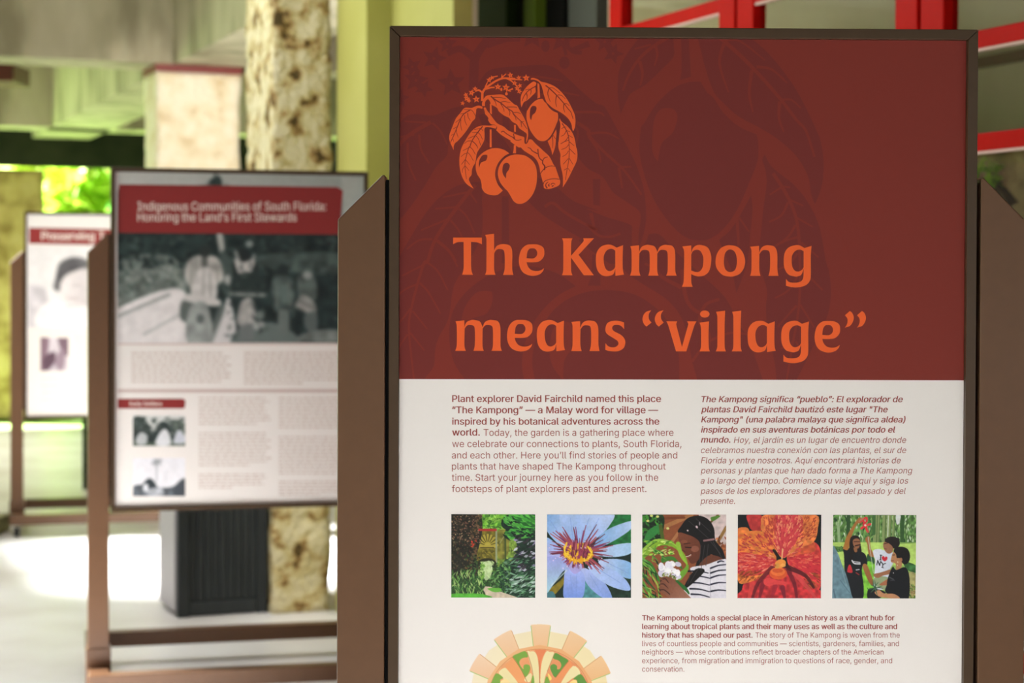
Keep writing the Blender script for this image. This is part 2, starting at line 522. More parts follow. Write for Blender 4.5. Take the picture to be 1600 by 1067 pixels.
def mapper(loc, rz, face=FACE):
    ux = Vector((math.cos(rz), math.sin(rz), 0)); n = Vector((-math.sin(rz), math.cos(rz), 0))
    P0 = Vector(loc) + n * face
    def f(px, py):
        d = ray(px, py); t = (P0 - CAM).dot(n) / d.dot(n)
        p = CAM + d * t - Vector(loc)
        return (p.dot(ux), p.z)
    return f

SIGN_POS = [(at(1068.4, 438, 2.88), R(1.3)), (at(377.5, 438, 6.63), R(14)), (at(163.0, 438, 10.95), R(14))]
(s1, r1), (s2, r2), (s3, r3) = [(Vector((p.x, p.y, 0)), r) for p, r in SIGN_POS]
sign_a, panel_a = make_stand(s1, r1, 'large brown framed sign in front with a dark red header headed The Kampong means village')
map_a = mapper(s1, r1)

# ---- dark red header
XL, XR = -HW + FW + .0004, HW - FW - .0004
ZT = TOPZ - FW - .0004
zb = (map_a(628, 592.3)[1] + map_a(1508, 594.0)[1]) / 2
bm = bmesh.new()
vs = [bm.verts.new(v) for v in ((XL, ink(.0042), ZT), (XL, ink(.0042), zb), (XR, ink(.0042), zb), (XR, ink(.0042), ZT))]
bm.faces.new(vs)
obj('header_print', bm_mesh(bm, 'header_print'), M['red'], panel_a, 'dark red printed header with faint fruit pattern')

# ---- mango emblem outlines
LOGO = [
 'C 850,145c 856,105 800,75 740,75 660,105 600,125 480,118 420,150 360,230 250,370 170,560 110,720 100,820 115,890 140,950 200,1085c 203,1000 230,930 300,870 400,760 480,660 560,540 620,440 685,370 695,310 710,220 718,155 760,130 850,145c',
 '1 405,423c 426,430 420,448 412,447c 380,440 350,440 342,455 343,490 340,530 320,570 290,620 280,680 262,715 255,740 252,770 235,795 240,820 267,866c 220,835 190,790 172,730 168,660 180,590 210,530 250,470 290,438 330,428 380,428 405,423c',
 'A 850,885c 845,820 870,750 905,690 960,645 1100,628 1290,620 1380,665 1500,775 1590,850 D 190,75 260,200 330,320 390,450 430,600 440,750 420,860 395,925c 395,850 405,720 340,660 240,590 180,500 80,440 0,350 C 1350,300 1230,205 1190,130 A 1130,890 1060,850 1020,770 990,732 950,745 915,800 912,885c',
 'C 880,125c 925,115 960,180 1040,280 1110,380 1200,480 1340,550 1450,640 1600,700 D 80,690 200,740 330,780 355,800c 355,910 385,945 430,910 455,845c 520,845 600,930 690,1015 F 600,95 700,190 820,300 870,370 930,490 970,545 1010,660 1055,790 1070,850 1050,920 960,970 830,1005 740,990 725,940 715,890 690,790 665,700 655,660 635,540 590,420 510,330 400,260 310,200 250,140 200,135 120,80 30,10 C 1500,870 1380,800 1260,720 1165,630c 1185,590 1180,535 1130,505c 1050,495 1010,450 985,400 990,360 960,310 920,270 905,200 880,125c',
 'C 1025,40c 1040,20c 1062,55c 1072,270c 1050,265c 1025,235c', 'C 1020,615c 1062,615c 1065,1000c E 975,135c 935,135c',
 'D 118,510c 162,510c 160,672c 120,665c', 'F 105,85c 150,95c 150,260c 80,260c 98,200 105,85c',
 'B 650,370c 662,360 695,395c 712,690c 645,710c 655,640 650,370c',
 'G 650,210c 560,150 430,120 300,145 180,220 105,320 88,440 110,550 165,640 185,720 195,800 250,870 350,905 450,900 540,830c 460,730 415,600 420,480 470,360 560,260 650,210c|G 278,235c 280,275 255,330 190,355 165,385 145,450c 140,390 155,310 200,245 240,232 278,235c',
 'G 720,232 830,230 930,255 1030,330 1090,430 1110,560 1100,720 1050,870 970,980 880,1040 790,1048 720,1005 670,920 620,840 560,780 490,680 458,560 475,440 540,330 620,265|G 575,375 620,370 655,410 640,480 600,540 595,630c 550,570 533,500 545,410',
 'B 770,720c 690,725 600,765 500,860 430,970 D 410,200 400,330 420,450 480,620 570,760 660,850 740,880 830,870 920,800 1000,680 1070,520 1115,400 1120,300 1110,240c 1000,190 910,110 850,20 B 810,785 770,720c|D 560,80 610,90 630,140 600,230 535,295 512,405c 480,350 478,250 490,150 520,95',
 'B 500,285c 510,250 570,245 660,275 740,330 870,360 1050,440 1200,570 1350,770 1470,1010 D 1500,290 1515,400 1510,520 1490,600 1463,660c 1440,600 1420,490 1350,370 1240,270 1130,200 1000,130 900,40 B 850,780 800,640 770,520 740,420 690,340 620,300 560,285 500,285c',
 'B 285,915c 268,780 280,640 340,530 430,420 540,335 590,330 625,365 605,440 608,500 605,570 540,640 440,735 350,790 315,850 285,915c',
 'D 1160,360c 1190,420 1240,470 1330,540 1420,650 1490,800 1530,1010 F 1420,180 1430,300 1410,430 1330,600 1230,800 1125,970c 1130,850 1120,700 1080,520 1070,380 1075,280 1035,150 1030,20 D 1130,900 1150,700 1170,550 1165,460 1145,395 1160,360c',
 'D 1075,610c 1085,700 1070,850 F 980,20 960,150 905,300c 880,180 815,20 D 895,870 950,820 1010,730 1075,610c',
]
STALK = [('A 850,770 852,650 862,570 925,480 1000,420 1150,320 1290,260 1400,250 1600,262', 4.0, 2.6), ('B 0,262 120,275 305,288', 2.8, 1.6),
 ('A 1400,255 B 40,300 100,350 180,430 240,540', 2.4, 1.6), ('A 690,548 770,522 850,575', 2.6, 3.0), ('A 930,500 1040,465 1132,460', 2.6, 2.2),
 ('A 915,500 930,430 968,345', 3.0, 1.4), ('A 1290,265 1300,160', 2.2, 1.2), ('A 1305,225 1395,150', 2.2, 1.4), ('A 1040,265 1110,225 1205,200', 2.0, 1.6),
 ('A 1390,480 1450,535 1505,545', 2.0, 1.6), ('A 1440,530 1550,490', 1.6, 2.6), ('A 1390,480 1410,560', 1.6, 1.2)]
STARS = [('A', 405, 820, 58, 10), ('A', 715, 728, 88, -5), ('A', 610, 580, 78, 15), ('A', 478, 630, 62, -20), ('A', 500, 712, 78, 8), ('A', 548, 760, 58, 30), ('A', 690, 490, 62, 0),
 ('A', 1008, 292, 70, 5), ('A', 1072, 238, 56, -18), ('A', 1205, 445, 82, 2), ('A', 1390, 460, 92, 5), ('A', 1490, 182, 72, -8), ('B', 395, 245, 88, -3),
 ('B', 225, 240, 62, -10), ('B', 130, 362, 66, 10), ('B', 250, 420, 58, -12), ('B', 190, 478, 68, 0), ('B', 240, 550, 66, 20)]
VEINS = [('C 590,165 450,250 370,350 290,540 230,690 130,910', 1.7, 1.1), ('C 560,168 430,160', .9), ('C 490,240 350,265', .9), ('C 370,355 245,460', .9), ('C 300,540 190,605', .9), ('C 225,705 145,750', .8),
 ('C 600,170 650,220 690,300', .9), ('C 520,240 530,330 580,415', 1.0), ('C 450,290 455,410 500,520', 1.0), ('C 365,390 360,520 388,640', 1.0), ('C 265,590 270,690 305,795', .9), ('C 185,830 200,895', .7),
 ('C 860,545 750,680 620,870 570,1010 E 505,130 470,240 430,400 420,520 450,800', 1.7, .7), ('C 810,590 665,620', .9), ('C 740,680 615,690', .9), ('C 690,755 530,820', .9), ('C 600,875 520,880 445,935', .9),
 ('C 825,590 870,655', .8), ('C 760,690 810,740 855,840', .9), ('C 710,760 770,840 815,980', .9), ('C 630,880 700,940 745,1010', .9), ('E 510,140 380,205', .9), ('E 470,250 400,280 340,330', .9), ('E 430,385 345,495', .9), ('E 412,530 368,600 365,665', .8),
 ('E 570,10 640,70 690,155', .9), ('E 520,130 580,180 635,285', .9), ('E 480,245 530,300 595,415', .9), ('E 440,400 520,500', .8), ('E 425,520 505,620', .8),
 ('A 1045,660 1160,750 1280,820 1400,920 1540,1010 D 92,243 180,340 290,440 340,500 412,605', 2.0, .8), ('A 1090,690 1240,690 1390,715', 1.0, .6), ('A 1265,800 1350,780 1490,805', 1.1, .6), ('A 1410,905 1600,905 D 185,128', 1.2, .6), ('D 90,235 200,230 275,265', 1.1, .6), ('D 290,438 350,435', .9),
 ('A 1080,695 1150,790 1170,880', 1.2, .7), ('A 1270,830 1330,930 1350,1010', 1.2, .7), ('C 1445,165 1480,220 1470,300', 1.2, .7), ('D 90,250 150,340 165,412', 1.1, .7), ('D 275,440 295,565', 1.3, .7),
 ('F 660,680 730,590 800,545 880,522 970,530', 1.2), ('F 718,910 740,850 820,810 940,790 1055,802', 1.2, 1.0), ('F 800,990 768,930 790,880 825,860', 2.2, .8), ('F 845,950 825,920 850,893', 2.2, 1.0), ('F 875,912 920,882 965,908', 1.4), ('F 895,950 935,932', 2.2, 1.2),
 ('F 395,138 450,160 490,210 600,270', .9, 1.8), ('F 605,170 615,280 640,360 700,408 740,360 810,335', 1.8, 1.2), ('F 710,400 705,470 748,530 740,610', 1.6, 2.4), ('C 1280,678 1330,655 1400,710 1500,770 1600,820 D 90,790 150,850 220,860 285,840', 1.3, 1.0), ('D 105,715 125,800', 1.6),
 ('B 835,415 920,480 1080,630 1250,820 1350,950 1410,1020 D 1460,375', 1.9, .9), ('B 920,470 1010,475 1160,590', 1.0, .6), ('B 912,490 885,610 940,785', 1.6, .6), ('B 1110,630 1200,645 1295,728', 1.3, .6), ('B 1082,650 1065,790 1088,905', 1.6, .6), ('B 1265,830 1320,830 1378,880', 1.0, .6), ('B 1250,840 1245,940 D 1275,225', 1.6, .6),
 ('B 620,430 500,495 400,580 335,680 300,775', 1.6, .9), ('B 470,495 370,522', .9), ('B 498,505 508,560 490,625', 1.3, .6), ('B 400,595 418,670 405,745', 1.6, .6),
 ('D 1210,475 1300,620 1350,750 1370,900 F 1255,60 1260,200 1250,400 1215,600 1180,815', 1.5, .8), ('D 1260,560 1190,605', .9), ('D 1300,650 1260,730 1185,770', 1.1, .7), ('D 1345,790 1290,870 1175,942', 1.1, .7), ('F 1250,-10 1180,10 1080,65', 1.0, .6), ('F 1245,80 1190,145 1095,182', 1.0, .7), ('F 1245,210 1195,285 1120,328', 1.0, .7), ('F 1240,370 1135,488', 1.0, .7), ('F 1222,570 1150,612', .9, .7),
 ('D 1260,555 1315,560', .8), ('D 1310,635 1392,672', .9), ('D 1355,745 1450,800', .9), ('D 1380,895 1485,985', .9), ('F 1270,30 1362,102', .9), ('F 1265,165 1385,285', 1.0, .8), ('F 1260,365 1337,490', .9), ('F 1235,570 1282,642', .8),
 ('D 990,745 1000,900 F 912,155', 1.4, .6), ('D 1005,745 1062,828', .9)]

def emblem(fl, veins, T=lambda p: p, k=1.0):
    for s in LOGO:
        fl.fill([[T(p) for p in spline(parse(q))] for q in s.split('|')])
    for s, a, b in STALK:
        fl.strip([T(p) for p in spline([(x, y, False) for x, y, _ in parse(s)], False)], a * k, b * k)
    for c, x, y, r, a in STARS:
        ox, oy, q = CROPS[c]
        pts = []
        for i in range(10):
            t = R(a) + math.pi * i / 5 - math.pi / 2; rr = r * (1.0 if i % 2 == 0 else .46)
            pts.append((ox + (x + rr * math.cos(t)) / q, oy + (y + rr * math.sin(t)) / q))
        fl.fill([[T(p) for p in pts]])
        if r > 60:
            hole = [(ox + (x + r * .13 * math.cos(t)) / q, oy + (y + r * .13 * math.sin(t)) / q) for t in np.linspace(0, 6.28, 7)[:-1]]
            veins.fill([[T(p) for p in hole]])
    for x, y, a, b in ((1285, 505, 26, 36), (1400, 605, 32, 38)):
        ox, oy, q = CROPS['A']
        fl.fill([[T((ox + (x + a * math.cos(t)) / q, oy + (y + b * math.sin(t)) / q)) for t in np.linspace(0, 6.28, 13)[:-1]]])
    for v in VEINS:
        veins.strip([T(p) for p in spline([(x, y, False) for x, y, _ in parse(v[0])], False, 4)], v[1] * k, (v[2] if len(v) > 2 else v[1] * .7) * k)

# faint enlarged emblem behind the headline
K = 3.75
big = lambda p: (1091 + K * (p[0] - 847.0), 249.5 + K * (p[1] - 187.0))
g, gv = Flat(map_a, .0040), Flat(map_a, .0038)
emblem(g, gv, big, K)
for f, nm, mt in ((g, 'emblem_shadow_print', 'ghost'), (gv, 'emblem_shadow_veins', 'red')):
    f.clip(XL, XR, zb, ZT)
    f.build(nm, M[mt], panel_a)
e, ev = Flat(map_a, .0034), Flat(map_a, .0032)
emblem(e, ev)
e.build('fruit_emblem', M['orange'], panel_a, 'orange branch of three mangoes with leaves and star flowers')
ev.build('emblem_veins', M['red'], panel_a)

# ---- headline, letter by letter
GL = {
 'T': ((700, 360), '80,110c 530,110c 530,215c 450,186 360,180c 360,400 361,560 370,640 390,693c 220,693c 238,630 245,560 245,400 243,180c 150,184 80,215c'),
 'h': ((700, 360), '580,70c 720,50c 720,310c 760,245 830,216 900,216 970,240 1003,330 1003,560 1008,640 1022,695c 860,695c 880,630 887,560 886,400 868,310 800,290 750,310 722,360c 720,560 724,630 742,693c 578,693c 597,640 600,560 601,200 598,120 580,70c'),
 'e': ((700, 360), '1228,497c 1350,497 1430,480 1490,420 1506,350 1490,270 1420,225 1320,216 1220,230 1140,310 1107,450 1125,580 1190,670 1310,710 1420,690 1480,640 1502,590c 1440,625 1360,632 1290,610 1245,555 1228,497c|1228,432c 1240,340 1270,290 1310,280 1360,287 1392,335 1388,390 1350,430 1300,438 1228,432c'),
 'K': ((870, 360), '80,120c 246,120c 228,170 222,260 222,395c 395,195c 420,160 410,122c 582,122c 340,380c 578,700c 420,700c 222,425c 222,540 225,640 245,700c 80,700c 98,640 101,540 101,250 98,170 80,120c'),
 'a': ((870, 360), '935,268c 1035,230c 1029,400 1029,560 1036,640 1050,690c 915,710c 912,600c 880,685 780,715 690,690 630,610 610,480 622,350 680,262 760,225 850,225 935,268c|912,315c 870,290 820,292 770,325 735,400 735,500 755,580 790,625 840,633 890,605 912,570c'),
 'm': ((700, 480), '118,220c 255,203c 255,310c 290,235 360,200 420,200 500,225 540,310c 575,235 640,200 700,200 780,220 818,320 820,560 825,630 842,680c 678,680c 697,630 702,560 702,380 690,300 640,278 580,285 540,335c 538,560 543,630 558,680c 397,680c 413,630 420,560 420,380 408,300 360,278 300,285 260,335c 256,560 262,630 278,680c 112,680c 130,630 138,560 138,350 133,270 118,220c'),
 'p': ((1000, 360), '660,250c 800,233c 800,345c 830,272 890,230 970,230 1060,270 1108,380 1110,500 1080,630 1010,700 920,718 850,705 800,683c 800,780 805,830 822,880c 655,880c 675,830 682,780 686,680 690,400 685,310 660,250c|800,375c 830,322 890,303 945,325 985,410 988,500 975,580 930,640 870,648 800,625c'),
 'o': ((1130, 360), '-120,480 -100,370 -40,278 40,238 110,230 220,255 300,335 340,460 325,580 260,675 170,715 95,720 0,700 -70,640 -110,570|10,470 25,370 60,315 110,298 165,320 200,380 213,470 205,560 180,620 130,648 80,645 35,610 15,550'),
 'n': ((1130, 360), '420,255c 560,240c 560,345c 600,268 660,235 720,232 800,255 842,350 845,570 850,640 862,710c 705,710c 722,650 730,570 730,400 715,325 670,308 610,315 565,370c 562,570 568,650 583,710c 420,710c 436,650 441,570 441,380 438,300 420,255c'),
 'g': ((1130, 360), '1270,275c 1380,240c 1368,400 1368,700 1350,790 1290,855 1180,888 1080,888 980,865c 980,755c 1020,800 1080,815 1160,812 1220,790 1250,730 1255,600c 1220,690 1160,718 1110,718 1020,690 960,600 945,480 960,350 1020,268 1110,233 1190,232 1270,275c|1255,325c 1210,302 1160,305 1110,335 1075,400 1070,500 1085,580 1125,632 1180,640 1230,615 1255,575c'),
 's': ((850, 480), '1250,235c 1252,345c 1200,290 1140,275 1085,285 1065,325 1090,370 1200,430 1255,490 1270,560 1240,640 1160,685 1080,690 1010,682 958,665c 960,560c 1000,605 1060,625 1120,618 1160,580 1150,530 1080,480 1000,430 962,380 965,300 1000,240 1080,212 1160,212 1250,235c'),
 'q': ((995, 480), '225,47c 190,100 185,160 200,205 230,238c 150,302c 110,260 88,190 105,120 150,70 225,47c'),
 'v': ((995, 480), '460,220c 632,220c 616,260 625,310c 705,620c 795,300c 803,260 785,220c 932,220c 905,270 890,310c 772,690c 612,690c 500,310c 480,255 460,220c'),
 'i': ((995, 480), '980,240c 1128,220c 1120,400 1122,580 1128,650 1142,690c 978,690c 998,640 1003,570 1003,400 998,300 980,240c'),
 'dot': ((995, 480), '988,106 1010,65 1060,50 1112,65 1136,106 1112,147 1060,162 1010,147'),
 'l': ((995, 480), '1238,70c 1380,52c 1372,300 1372,560 1376,640 1392,690c 1232,690c 1252,640 1258,560 1258,200 1255,130 1238,70c'),
 'Q': ((1220, 480), '1078,58c 1115,90 1138,150 1128,220 1080,290 1000,318c 1030,270 1042,220 1035,170 1000,125c'),
}
HEAD = [('T', 0, 0), ('h', 0, 0), ('e', 0, 0), ('K', 0, 0), ('a', 0, 0), ('m', 273, -117.3), ('p', 0, 0), ('o', 0, 0), ('n', 0, 0), ('g', 0, 0),
        ('m', 0, 0), ('e', -18.5, 118.1), ('a', -92.2, 117.8), ('n', -279.5, 117.5), ('s', 0, 0), ('q', 0, 0), ('q', 19.2, 0), ('v', 0, 0), ('i', 0, 0), ('dot', 0, 0),
        ('l', 0, 0), ('l', 25, 0), ('a', 237, 119), ('g', -4, 118.2), ('e', 462, 119.8), ('Q', 0, 0), ('Q', 19, 0)]
for word in (HEAD[:3], HEAD[3:10], HEAD[10:15], HEAD[15:]):
    h = Flat(map_a, .0030)
    for ch, dx, dy in word:
        (ox, oy), s = GL[ch]
        h.fill([[(x + dx, y + dy) for x, y in spline(parse(q, (ox, oy, 10.0)))] for q in s.split('|')])
    h.build('headline_word', M['orange'], panel_a, 'large orange headline lettering')

# ---- paragraphs
def block(name, lines, ox, oy, sc, cap, shear, label):
    fb, fr = Flat(map_a, .0040), Flat(map_a, .0040)
    for b, xl, xr, yb, s in lines:
        lettering(fb if b else fr, s, ox + xl / sc, ox + xr / sc, oy + yb / sc, cap, 0.62 if b else 0.0, shear)
    fb.build(name, M['ink'], panel_a, label + ', bold opening lines')
    fr.build(name, M['ink_light'], panel_a, label)

block('paragraph', [
 (1, 47, 1386, 115, 'Plant explorer David Fairchild named this place'),
 (1, 47, 1368, 187, '“The Kampong” — a Malay word for village —'),
 (1, 47, 1375, 260, 'inspired by his botanical adventures across the'),
 (1, 47, 225, 330, 'world.'), (0, 248, 1466, 332, 'Today, the garden is a gathering place where'),
 (0, 47, 1517, 404, 'we celebrate our connections to plants, South Florida,'),
 (0, 45, 1490, 477, 'and each other. Here you’ll find stories of people and'),
 (0, 45, 1416, 548, 'plants that have shaped The Kampong throughout'),
 (0, 45, 1368, 620, 'time. Start your journey here as you follow in the'),
 (0, 45, 1292, 692, 'footsteps of plant explorers past and present.')], 695, 600, 4.1026, 10.6, 0, 'dark red English text')
block('paragraph', [
 (1, 67, 1392, 119, 'The Kampong significa “pueblo”: El explorador de'),
 (1, 65, 1293, 186, 'plantas David Fairchild bautizó este lugar "The'),
 (1, 65, 1410, 252, 'Kampong" (una palabra malaya que significa aldea)'),
 (1, 64, 1342, 319, 'inspirado en sus aventuras botánicas por todo el'),
 (1, 64, 258, 385, 'mundo.'), (0, 280, 1414, 387, 'Hoy, el jardín es un lugar de encuentro donde'),
 (0, 64, 1414, 454, 'celebramos nuestra conexión con las plantas, el sur de'),
 (0, 64, 1378, 521, 'Florida y entre nosotros. Aquí encontrará historias de'),
 (0, 62, 1455, 588, 'personas y plantas que han dado forma a The Kampong'),
 (0, 62, 1428, 655, 'a lo largo del tiempo. Comience su viaje aquí y siga los'),
 (0, 61, 1411, 722, 'pasos de los exploradores de plantas del pasado y del'),
 (0, 60, 288, 788, 'presente.')], 1080, 600, 4.2105, 9.4, 0.2, 'dark red Spanish italic text')
block('paragraph', [
 (1, 48, 1482, 88, 'The Kampong holds a special place in American history as a vibrant hub for'),
 (1, 48, 1497, 137, 'learning about tropical plants and their many uses as well as the culture and'),
 (1, 48, 676, 186, 'history that has shaped our past.'), (0, 692, 1512, 186, 'The story of The Kampong is woven from the'),
 (0, 48, 1507, 234, 'lives of countless people and communities — scientists, gardeners, families, and'),
 (0, 48, 1420, 282, 'neighbors — whose contributions reflect broader chapters of the American'),
 (0, 48, 1469, 331, 'experience, from migration and immigration to questions of race, gender, and'),
 (0, 48, 288, 379, 'conservation.')], 990, 945, 3.636, 8.2, 0, 'small dark red text at the foot')
# ------------------------------------------------------------------ printed photographs of the front sign
PG = 0.93
PY = .0036
# garden with a yellow archway
p = Pic((78, 68, 755, 742), 190, 190, (52, 78, 40), 3)
p.poly('280,68 600,68 620,200 480,230 300,200', (105, 165, 52), mottle=.3)
p.leaves(160, (290, 68, 560, 190), 40, 16, [(120, 180, 60), (80, 145, 45), (150, 205, 90), (60, 110, 40)])
p.poly('440,210 560,210 620,400 560,480 430,470', (120, 150, 60), mottle=.3)
p.leaves(80, (450, 215, 640, 430), 36, 12, [(140, 175, 70), (70, 100, 40), (180, 200, 90), (90, 110, 45)])
p.poly('270,200 330,195 435,195 438,470 430,450 300,450 265,430', (122, 112, 38), False, mottle=.25)
p.poly('450,215 540,205 545,300 530,400 455,420', (128, 125, 52), mottle=.25)
p.line('512,215 515,440', 14, (70, 85, 40)); p.line('470,300 500,250', 8, (150, 150, 90))
p.line('286,195 437,195', 20, (168, 52, 48))
p.ell(372, 322, 82, 24, (188, 170, 70)); 
for a in np.linspace(185, 355, 9):
    p.line([(372, 325), (372 + 78 * math.cos(R(a)), 325 + 88 * math.sin(R(a)))], 15, (178, 162, 66), taper=20)
for a in np.linspace(196, 344, 8):
    p.line([(372 + 30 * math.cos(R(a)), 322 + 34 * math.sin(R(a))), (372 + 80 * math.cos(R(a)), 322 + 90 * math.sin(R(a)))], 7, (92, 84, 30), taper=10)
p.line('315,338 420,338', 9, (80, 70, 30))
p.leaves(40, (275, 350, 430, 440), 30, 14, [(105, 100, 35), (135, 122, 45), (90, 86, 34)])
p.line('441,190 441,470', 15, (150, 158, 118))
p.poly('300,445 330,428 400,428 432,450 432,600 300,600', (40, 48, 26), False)
p.poly('300,465 350,450 400,452 410,560 380,600 310,590', (172, 205, 120), col2=(215, 230, 190), ang=0)
p.poly('296,440 296,560 312,560 312,450', (60, 52, 34), False)
p.leaves(60, (300, 450, 420, 590), 34, 18, [(110, 160, 60), (80, 130, 50), (190, 215, 150)], alpha=.8)
p.poly('310,560 360,560 400,610 390,660 320,650', (44, 74, 38), mottle=.3)
p.leaves(60, (305, 555, 470, 650), 34, 14, [(50, 88, 44), (84, 130, 60), (34, 58, 32)])
p.poly('78,68 290,68 330,150 310,300 270,450 290,560 78,560', (38, 36, 28), mottle=.3)
p.leaves(420, (78, 68, 320, 300), 17, 11, [(40, 38, 30), (96, 74, 56), (150, 126, 96), (62, 52, 40), (30, 40, 28), (120, 82, 66)])
p.leaves(260, (78, 290, 280, 560), 18, 12, [(34, 36, 26), (60, 62, 40), (26, 38, 28), (92, 84, 58), (70, 42, 34)])
p.leaves(60, (270, 68, 320, 180), 36, 20, [(44, 40, 30), (110, 84, 60), (70, 56, 40), (34, 44, 28)])
p.leaves(50, (240, 190, 282, 440), 32, 18, [(40, 40, 28), (92, 70, 48), (60, 56, 36), (120, 90, 60)])
p.leaves(60, (200, 400, 320, 570), 26, 12, [(36, 56, 34), (70, 100, 50), (26, 40, 28), (96, 70, 40)])
p.leaves(6, (240, 280, 290, 330), 22, 12, [(205, 60, 40)])
p.poly('540,68 755,68 755,742 560,742 470,700 480,520 600,400 590,250 480,160', (26, 48, 36), mottle=.35)
p.leaves(240, (520, 68, 755, 260), 70, 20, [(40, 92, 48), (64, 150, 58), (24, 48, 34), (92, 176, 74), (20, 36, 30)], (-30, 50))
p.leaves(60, (600, 80, 740, 170), 90, 26, [(66, 160, 56), (88, 180, 70), (40, 110, 44)], (0, 50))
p.leaves(260, (480, 420, 755, 742), 60, 15, [(26, 56, 40), (56, 96, 66), (18, 34, 30), (110, 150, 120), (38, 78, 50)], (-50, 20))
p.leaves(70, (590, 240, 755, 520), 60, 22, [(24, 34, 32), (150, 140, 175), (60, 52, 62), (176, 178, 190), (30, 56, 40)], (-60, 10))
p.leaves(60, (560, 560, 755, 700), 60, 12, [(140, 176, 150), (90, 140, 96), (176, 196, 186)], (-50, 0))
p.leaves(120, (390, 460, 560, 700), 38, 14, [(46, 88, 48), (76, 128, 66), (28, 58, 34), (110, 156, 90)])
p.poly('330,655 400,655 470,690 560,720 600,742 385,742 350,700', (206, 190, 166), mottle=.08)
p.poly('370,665 470,662 475,690 420,695', (106, 178, 66))
p.leaves(220, (78, 530, 335, 715), 70, 9, [(120, 168, 84), (60, 110, 50), (30, 60, 36), (168, 196, 120), (44, 86, 44)], (40, 140))
p.poly('78,712 200,706 330,712 400,742 78,742', (88, 176, 58), mottle=.12)
p.line('304,195 437,195', 18, (172, 54, 48)); p.line('296,470 304,448 340,432 395,432 428,450 436,470', 13, (44, 44, 24)); p.poly('330,470 360,456 400,462 404,540 380,590 345,590', (206, 226, 170), alpha=.8); p.leaves(30, (318, 470, 345, 590), 26, 10, [(120, 170, 70), (90, 140, 56)])
p.grain(.05)
p.build('garden_photograph', map_a, [(705.1, 803.2), (836.3, 803.6), (836.3, 933.9), (705.1, 933.5)], PY, panel_a, PG, 'printed photograph of a garden archway')

# blue water lily
p = Pic((852, 70, 1527, 742), 190, 190, (22, 42, 36), 4)
p.poly('1320,70 1527,70 1527,310 1300,310', (36, 112, 58), False, mottle=.2)
p.poly('1400,560 1527,560 1527,742 1350,742', (30, 52, 40), mottle=.3)
p.poly('852,742 852,690 960,600 1010,540 1000,610 930,700 880,742', (132, 116, 34), mottle=.2)
p.poly('852,700 900,690 920,742 852,742', (70, 120, 130))
def petal(s, a, b, ang): p.poly(s, a, True, 1, b, ang); 
petal('852,60 975,60 1010,180 1060,300 990,340 852,205', (132, 178, 232), (196, 208, 244), 30)
petal('955,60 1112,60 1122,200 1065,305 1000,250', (178, 204, 246), (150, 182, 236), 60)
petal('1120,140 1140,60 1385,60 1345,170 1260,255 1150,330 1085,280', (196, 214, 250), (150, 184, 238), 120)
petal('1235,305 1330,195 1535,120 1527,185 1400,275 1250,345', (128, 176, 226), (186, 210, 246), 0)
petal('1205,388 1330,328 1535,300 1527,380 1400,412 1250,402', (182, 202, 238), (168, 206, 240), 0)
petal('1270,440 1420,428 1535,470 1535,582 1430,562 1300,492', (196, 210, 246), (128, 178, 226), 0)
p.poly('1145,560 1280,690 1292,750 1145,750', (78, 140, 146), mottle=.15)
petal('1125,500 1235,540 1330,640 1375,750 1300,742 1180,640', (182, 196, 244), (128, 158, 226), 60)
petal('1185,480 1330,488 1470,580 1522,665 1480,682 1350,642 1230,560', (182, 204, 246), (158, 186, 240), 0)
petal('1010,490 1120,515 1158,600 1130,750 995,750 988,620', (176, 190, 244), (116, 148, 226), 90)
petal('852,400 1000,420 1022,500 980,530 900,640 845,690', (160, 164, 232), (170, 214, 226), 90)
petal('845,255 960,340 1005,420 900,405 845,400', (152, 186, 236), (184, 186, 240), 90)
p.line('890,640 960,570 1010,520', 10, (206, 222, 226), .7)
petal('995,440 1135,470 1122,520 1072,548 1030,505', (186, 176, 226), (168, 160, 222), 90)
for a, b, c, d in ((1040, 560, 1060, 740), (1090, 560, 1085, 730), (1200, 560, 1300, 720), (1280, 520, 1440, 620), (1190, 100, 1130, 280), (1270, 100, 1160, 300), (1040, 100, 1060, 270), (880, 120, 1000, 300), (1340, 240, 1270, 310), (1340, 460, 1500, 540)):
    p.line([(a, b), (c, d)], 6, (120, 150, 222), .45)
p.ell(1105, 375, 112, 78, (232, 176, 40), -8)
rs = random.Random(5)
for i in range(95):
    a = rs.uniform(0, 360); r0 = rs.uniform(60, 110); r1 = rs.uniform(190, 285) if (a < 60 or a > 170) else rs.uniform(130, 170)
    ca, sa = math.cos(R(a)), math.sin(R(a)) * .86
    c = [(146, 62, 82), (170, 78, 84), (112, 44, 66), (188, 98, 106), (128, 56, 110)][rs.randrange(5)]
    p.line([(1108 + r0 * ca, 365 + r0 * sa * .8), (1108 + r1 * ca * .98, 362 + r1 * sa)], 13, c, 1, 5)
for i in range(60):
    a = rs.uniform(0, 360); r0 = rs.uniform(80, 112)
    p.ell(1105 + r0 * math.cos(R(a)), 378 + r0 * .66 * math.sin(R(a)), 14, 7, [(240, 190, 36), (222, 150, 30), (250, 210, 60)][rs.randrange(3)], a)
for i in range(46):
    x = rs.uniform(1045, 1180); y = rs.uniform(300, 395)
    p.line([(x, y + 30), (x + rs.uniform(-5, 45) * (1 if x > 1100 else .3), y - 40)], 12, [(150, 60, 84), (122, 44, 70), (184, 96, 108), (92, 36, 58)][rs.randrange(4)], 1, 5)
for i in range(16): p.ell(rs.uniform(870, 1340), rs.uniform(230, 510), 5, 5, (226, 206, 236))
for q in ('992,330 1000,385 1040,425 1105,446', '1105,446 1165,438 1200,405 1212,365', '1010,300 995,345', '1180,330 1212,380'): p.line(q, 15, (238, 186, 34)); p.line(q, 6, (250, 214, 80))
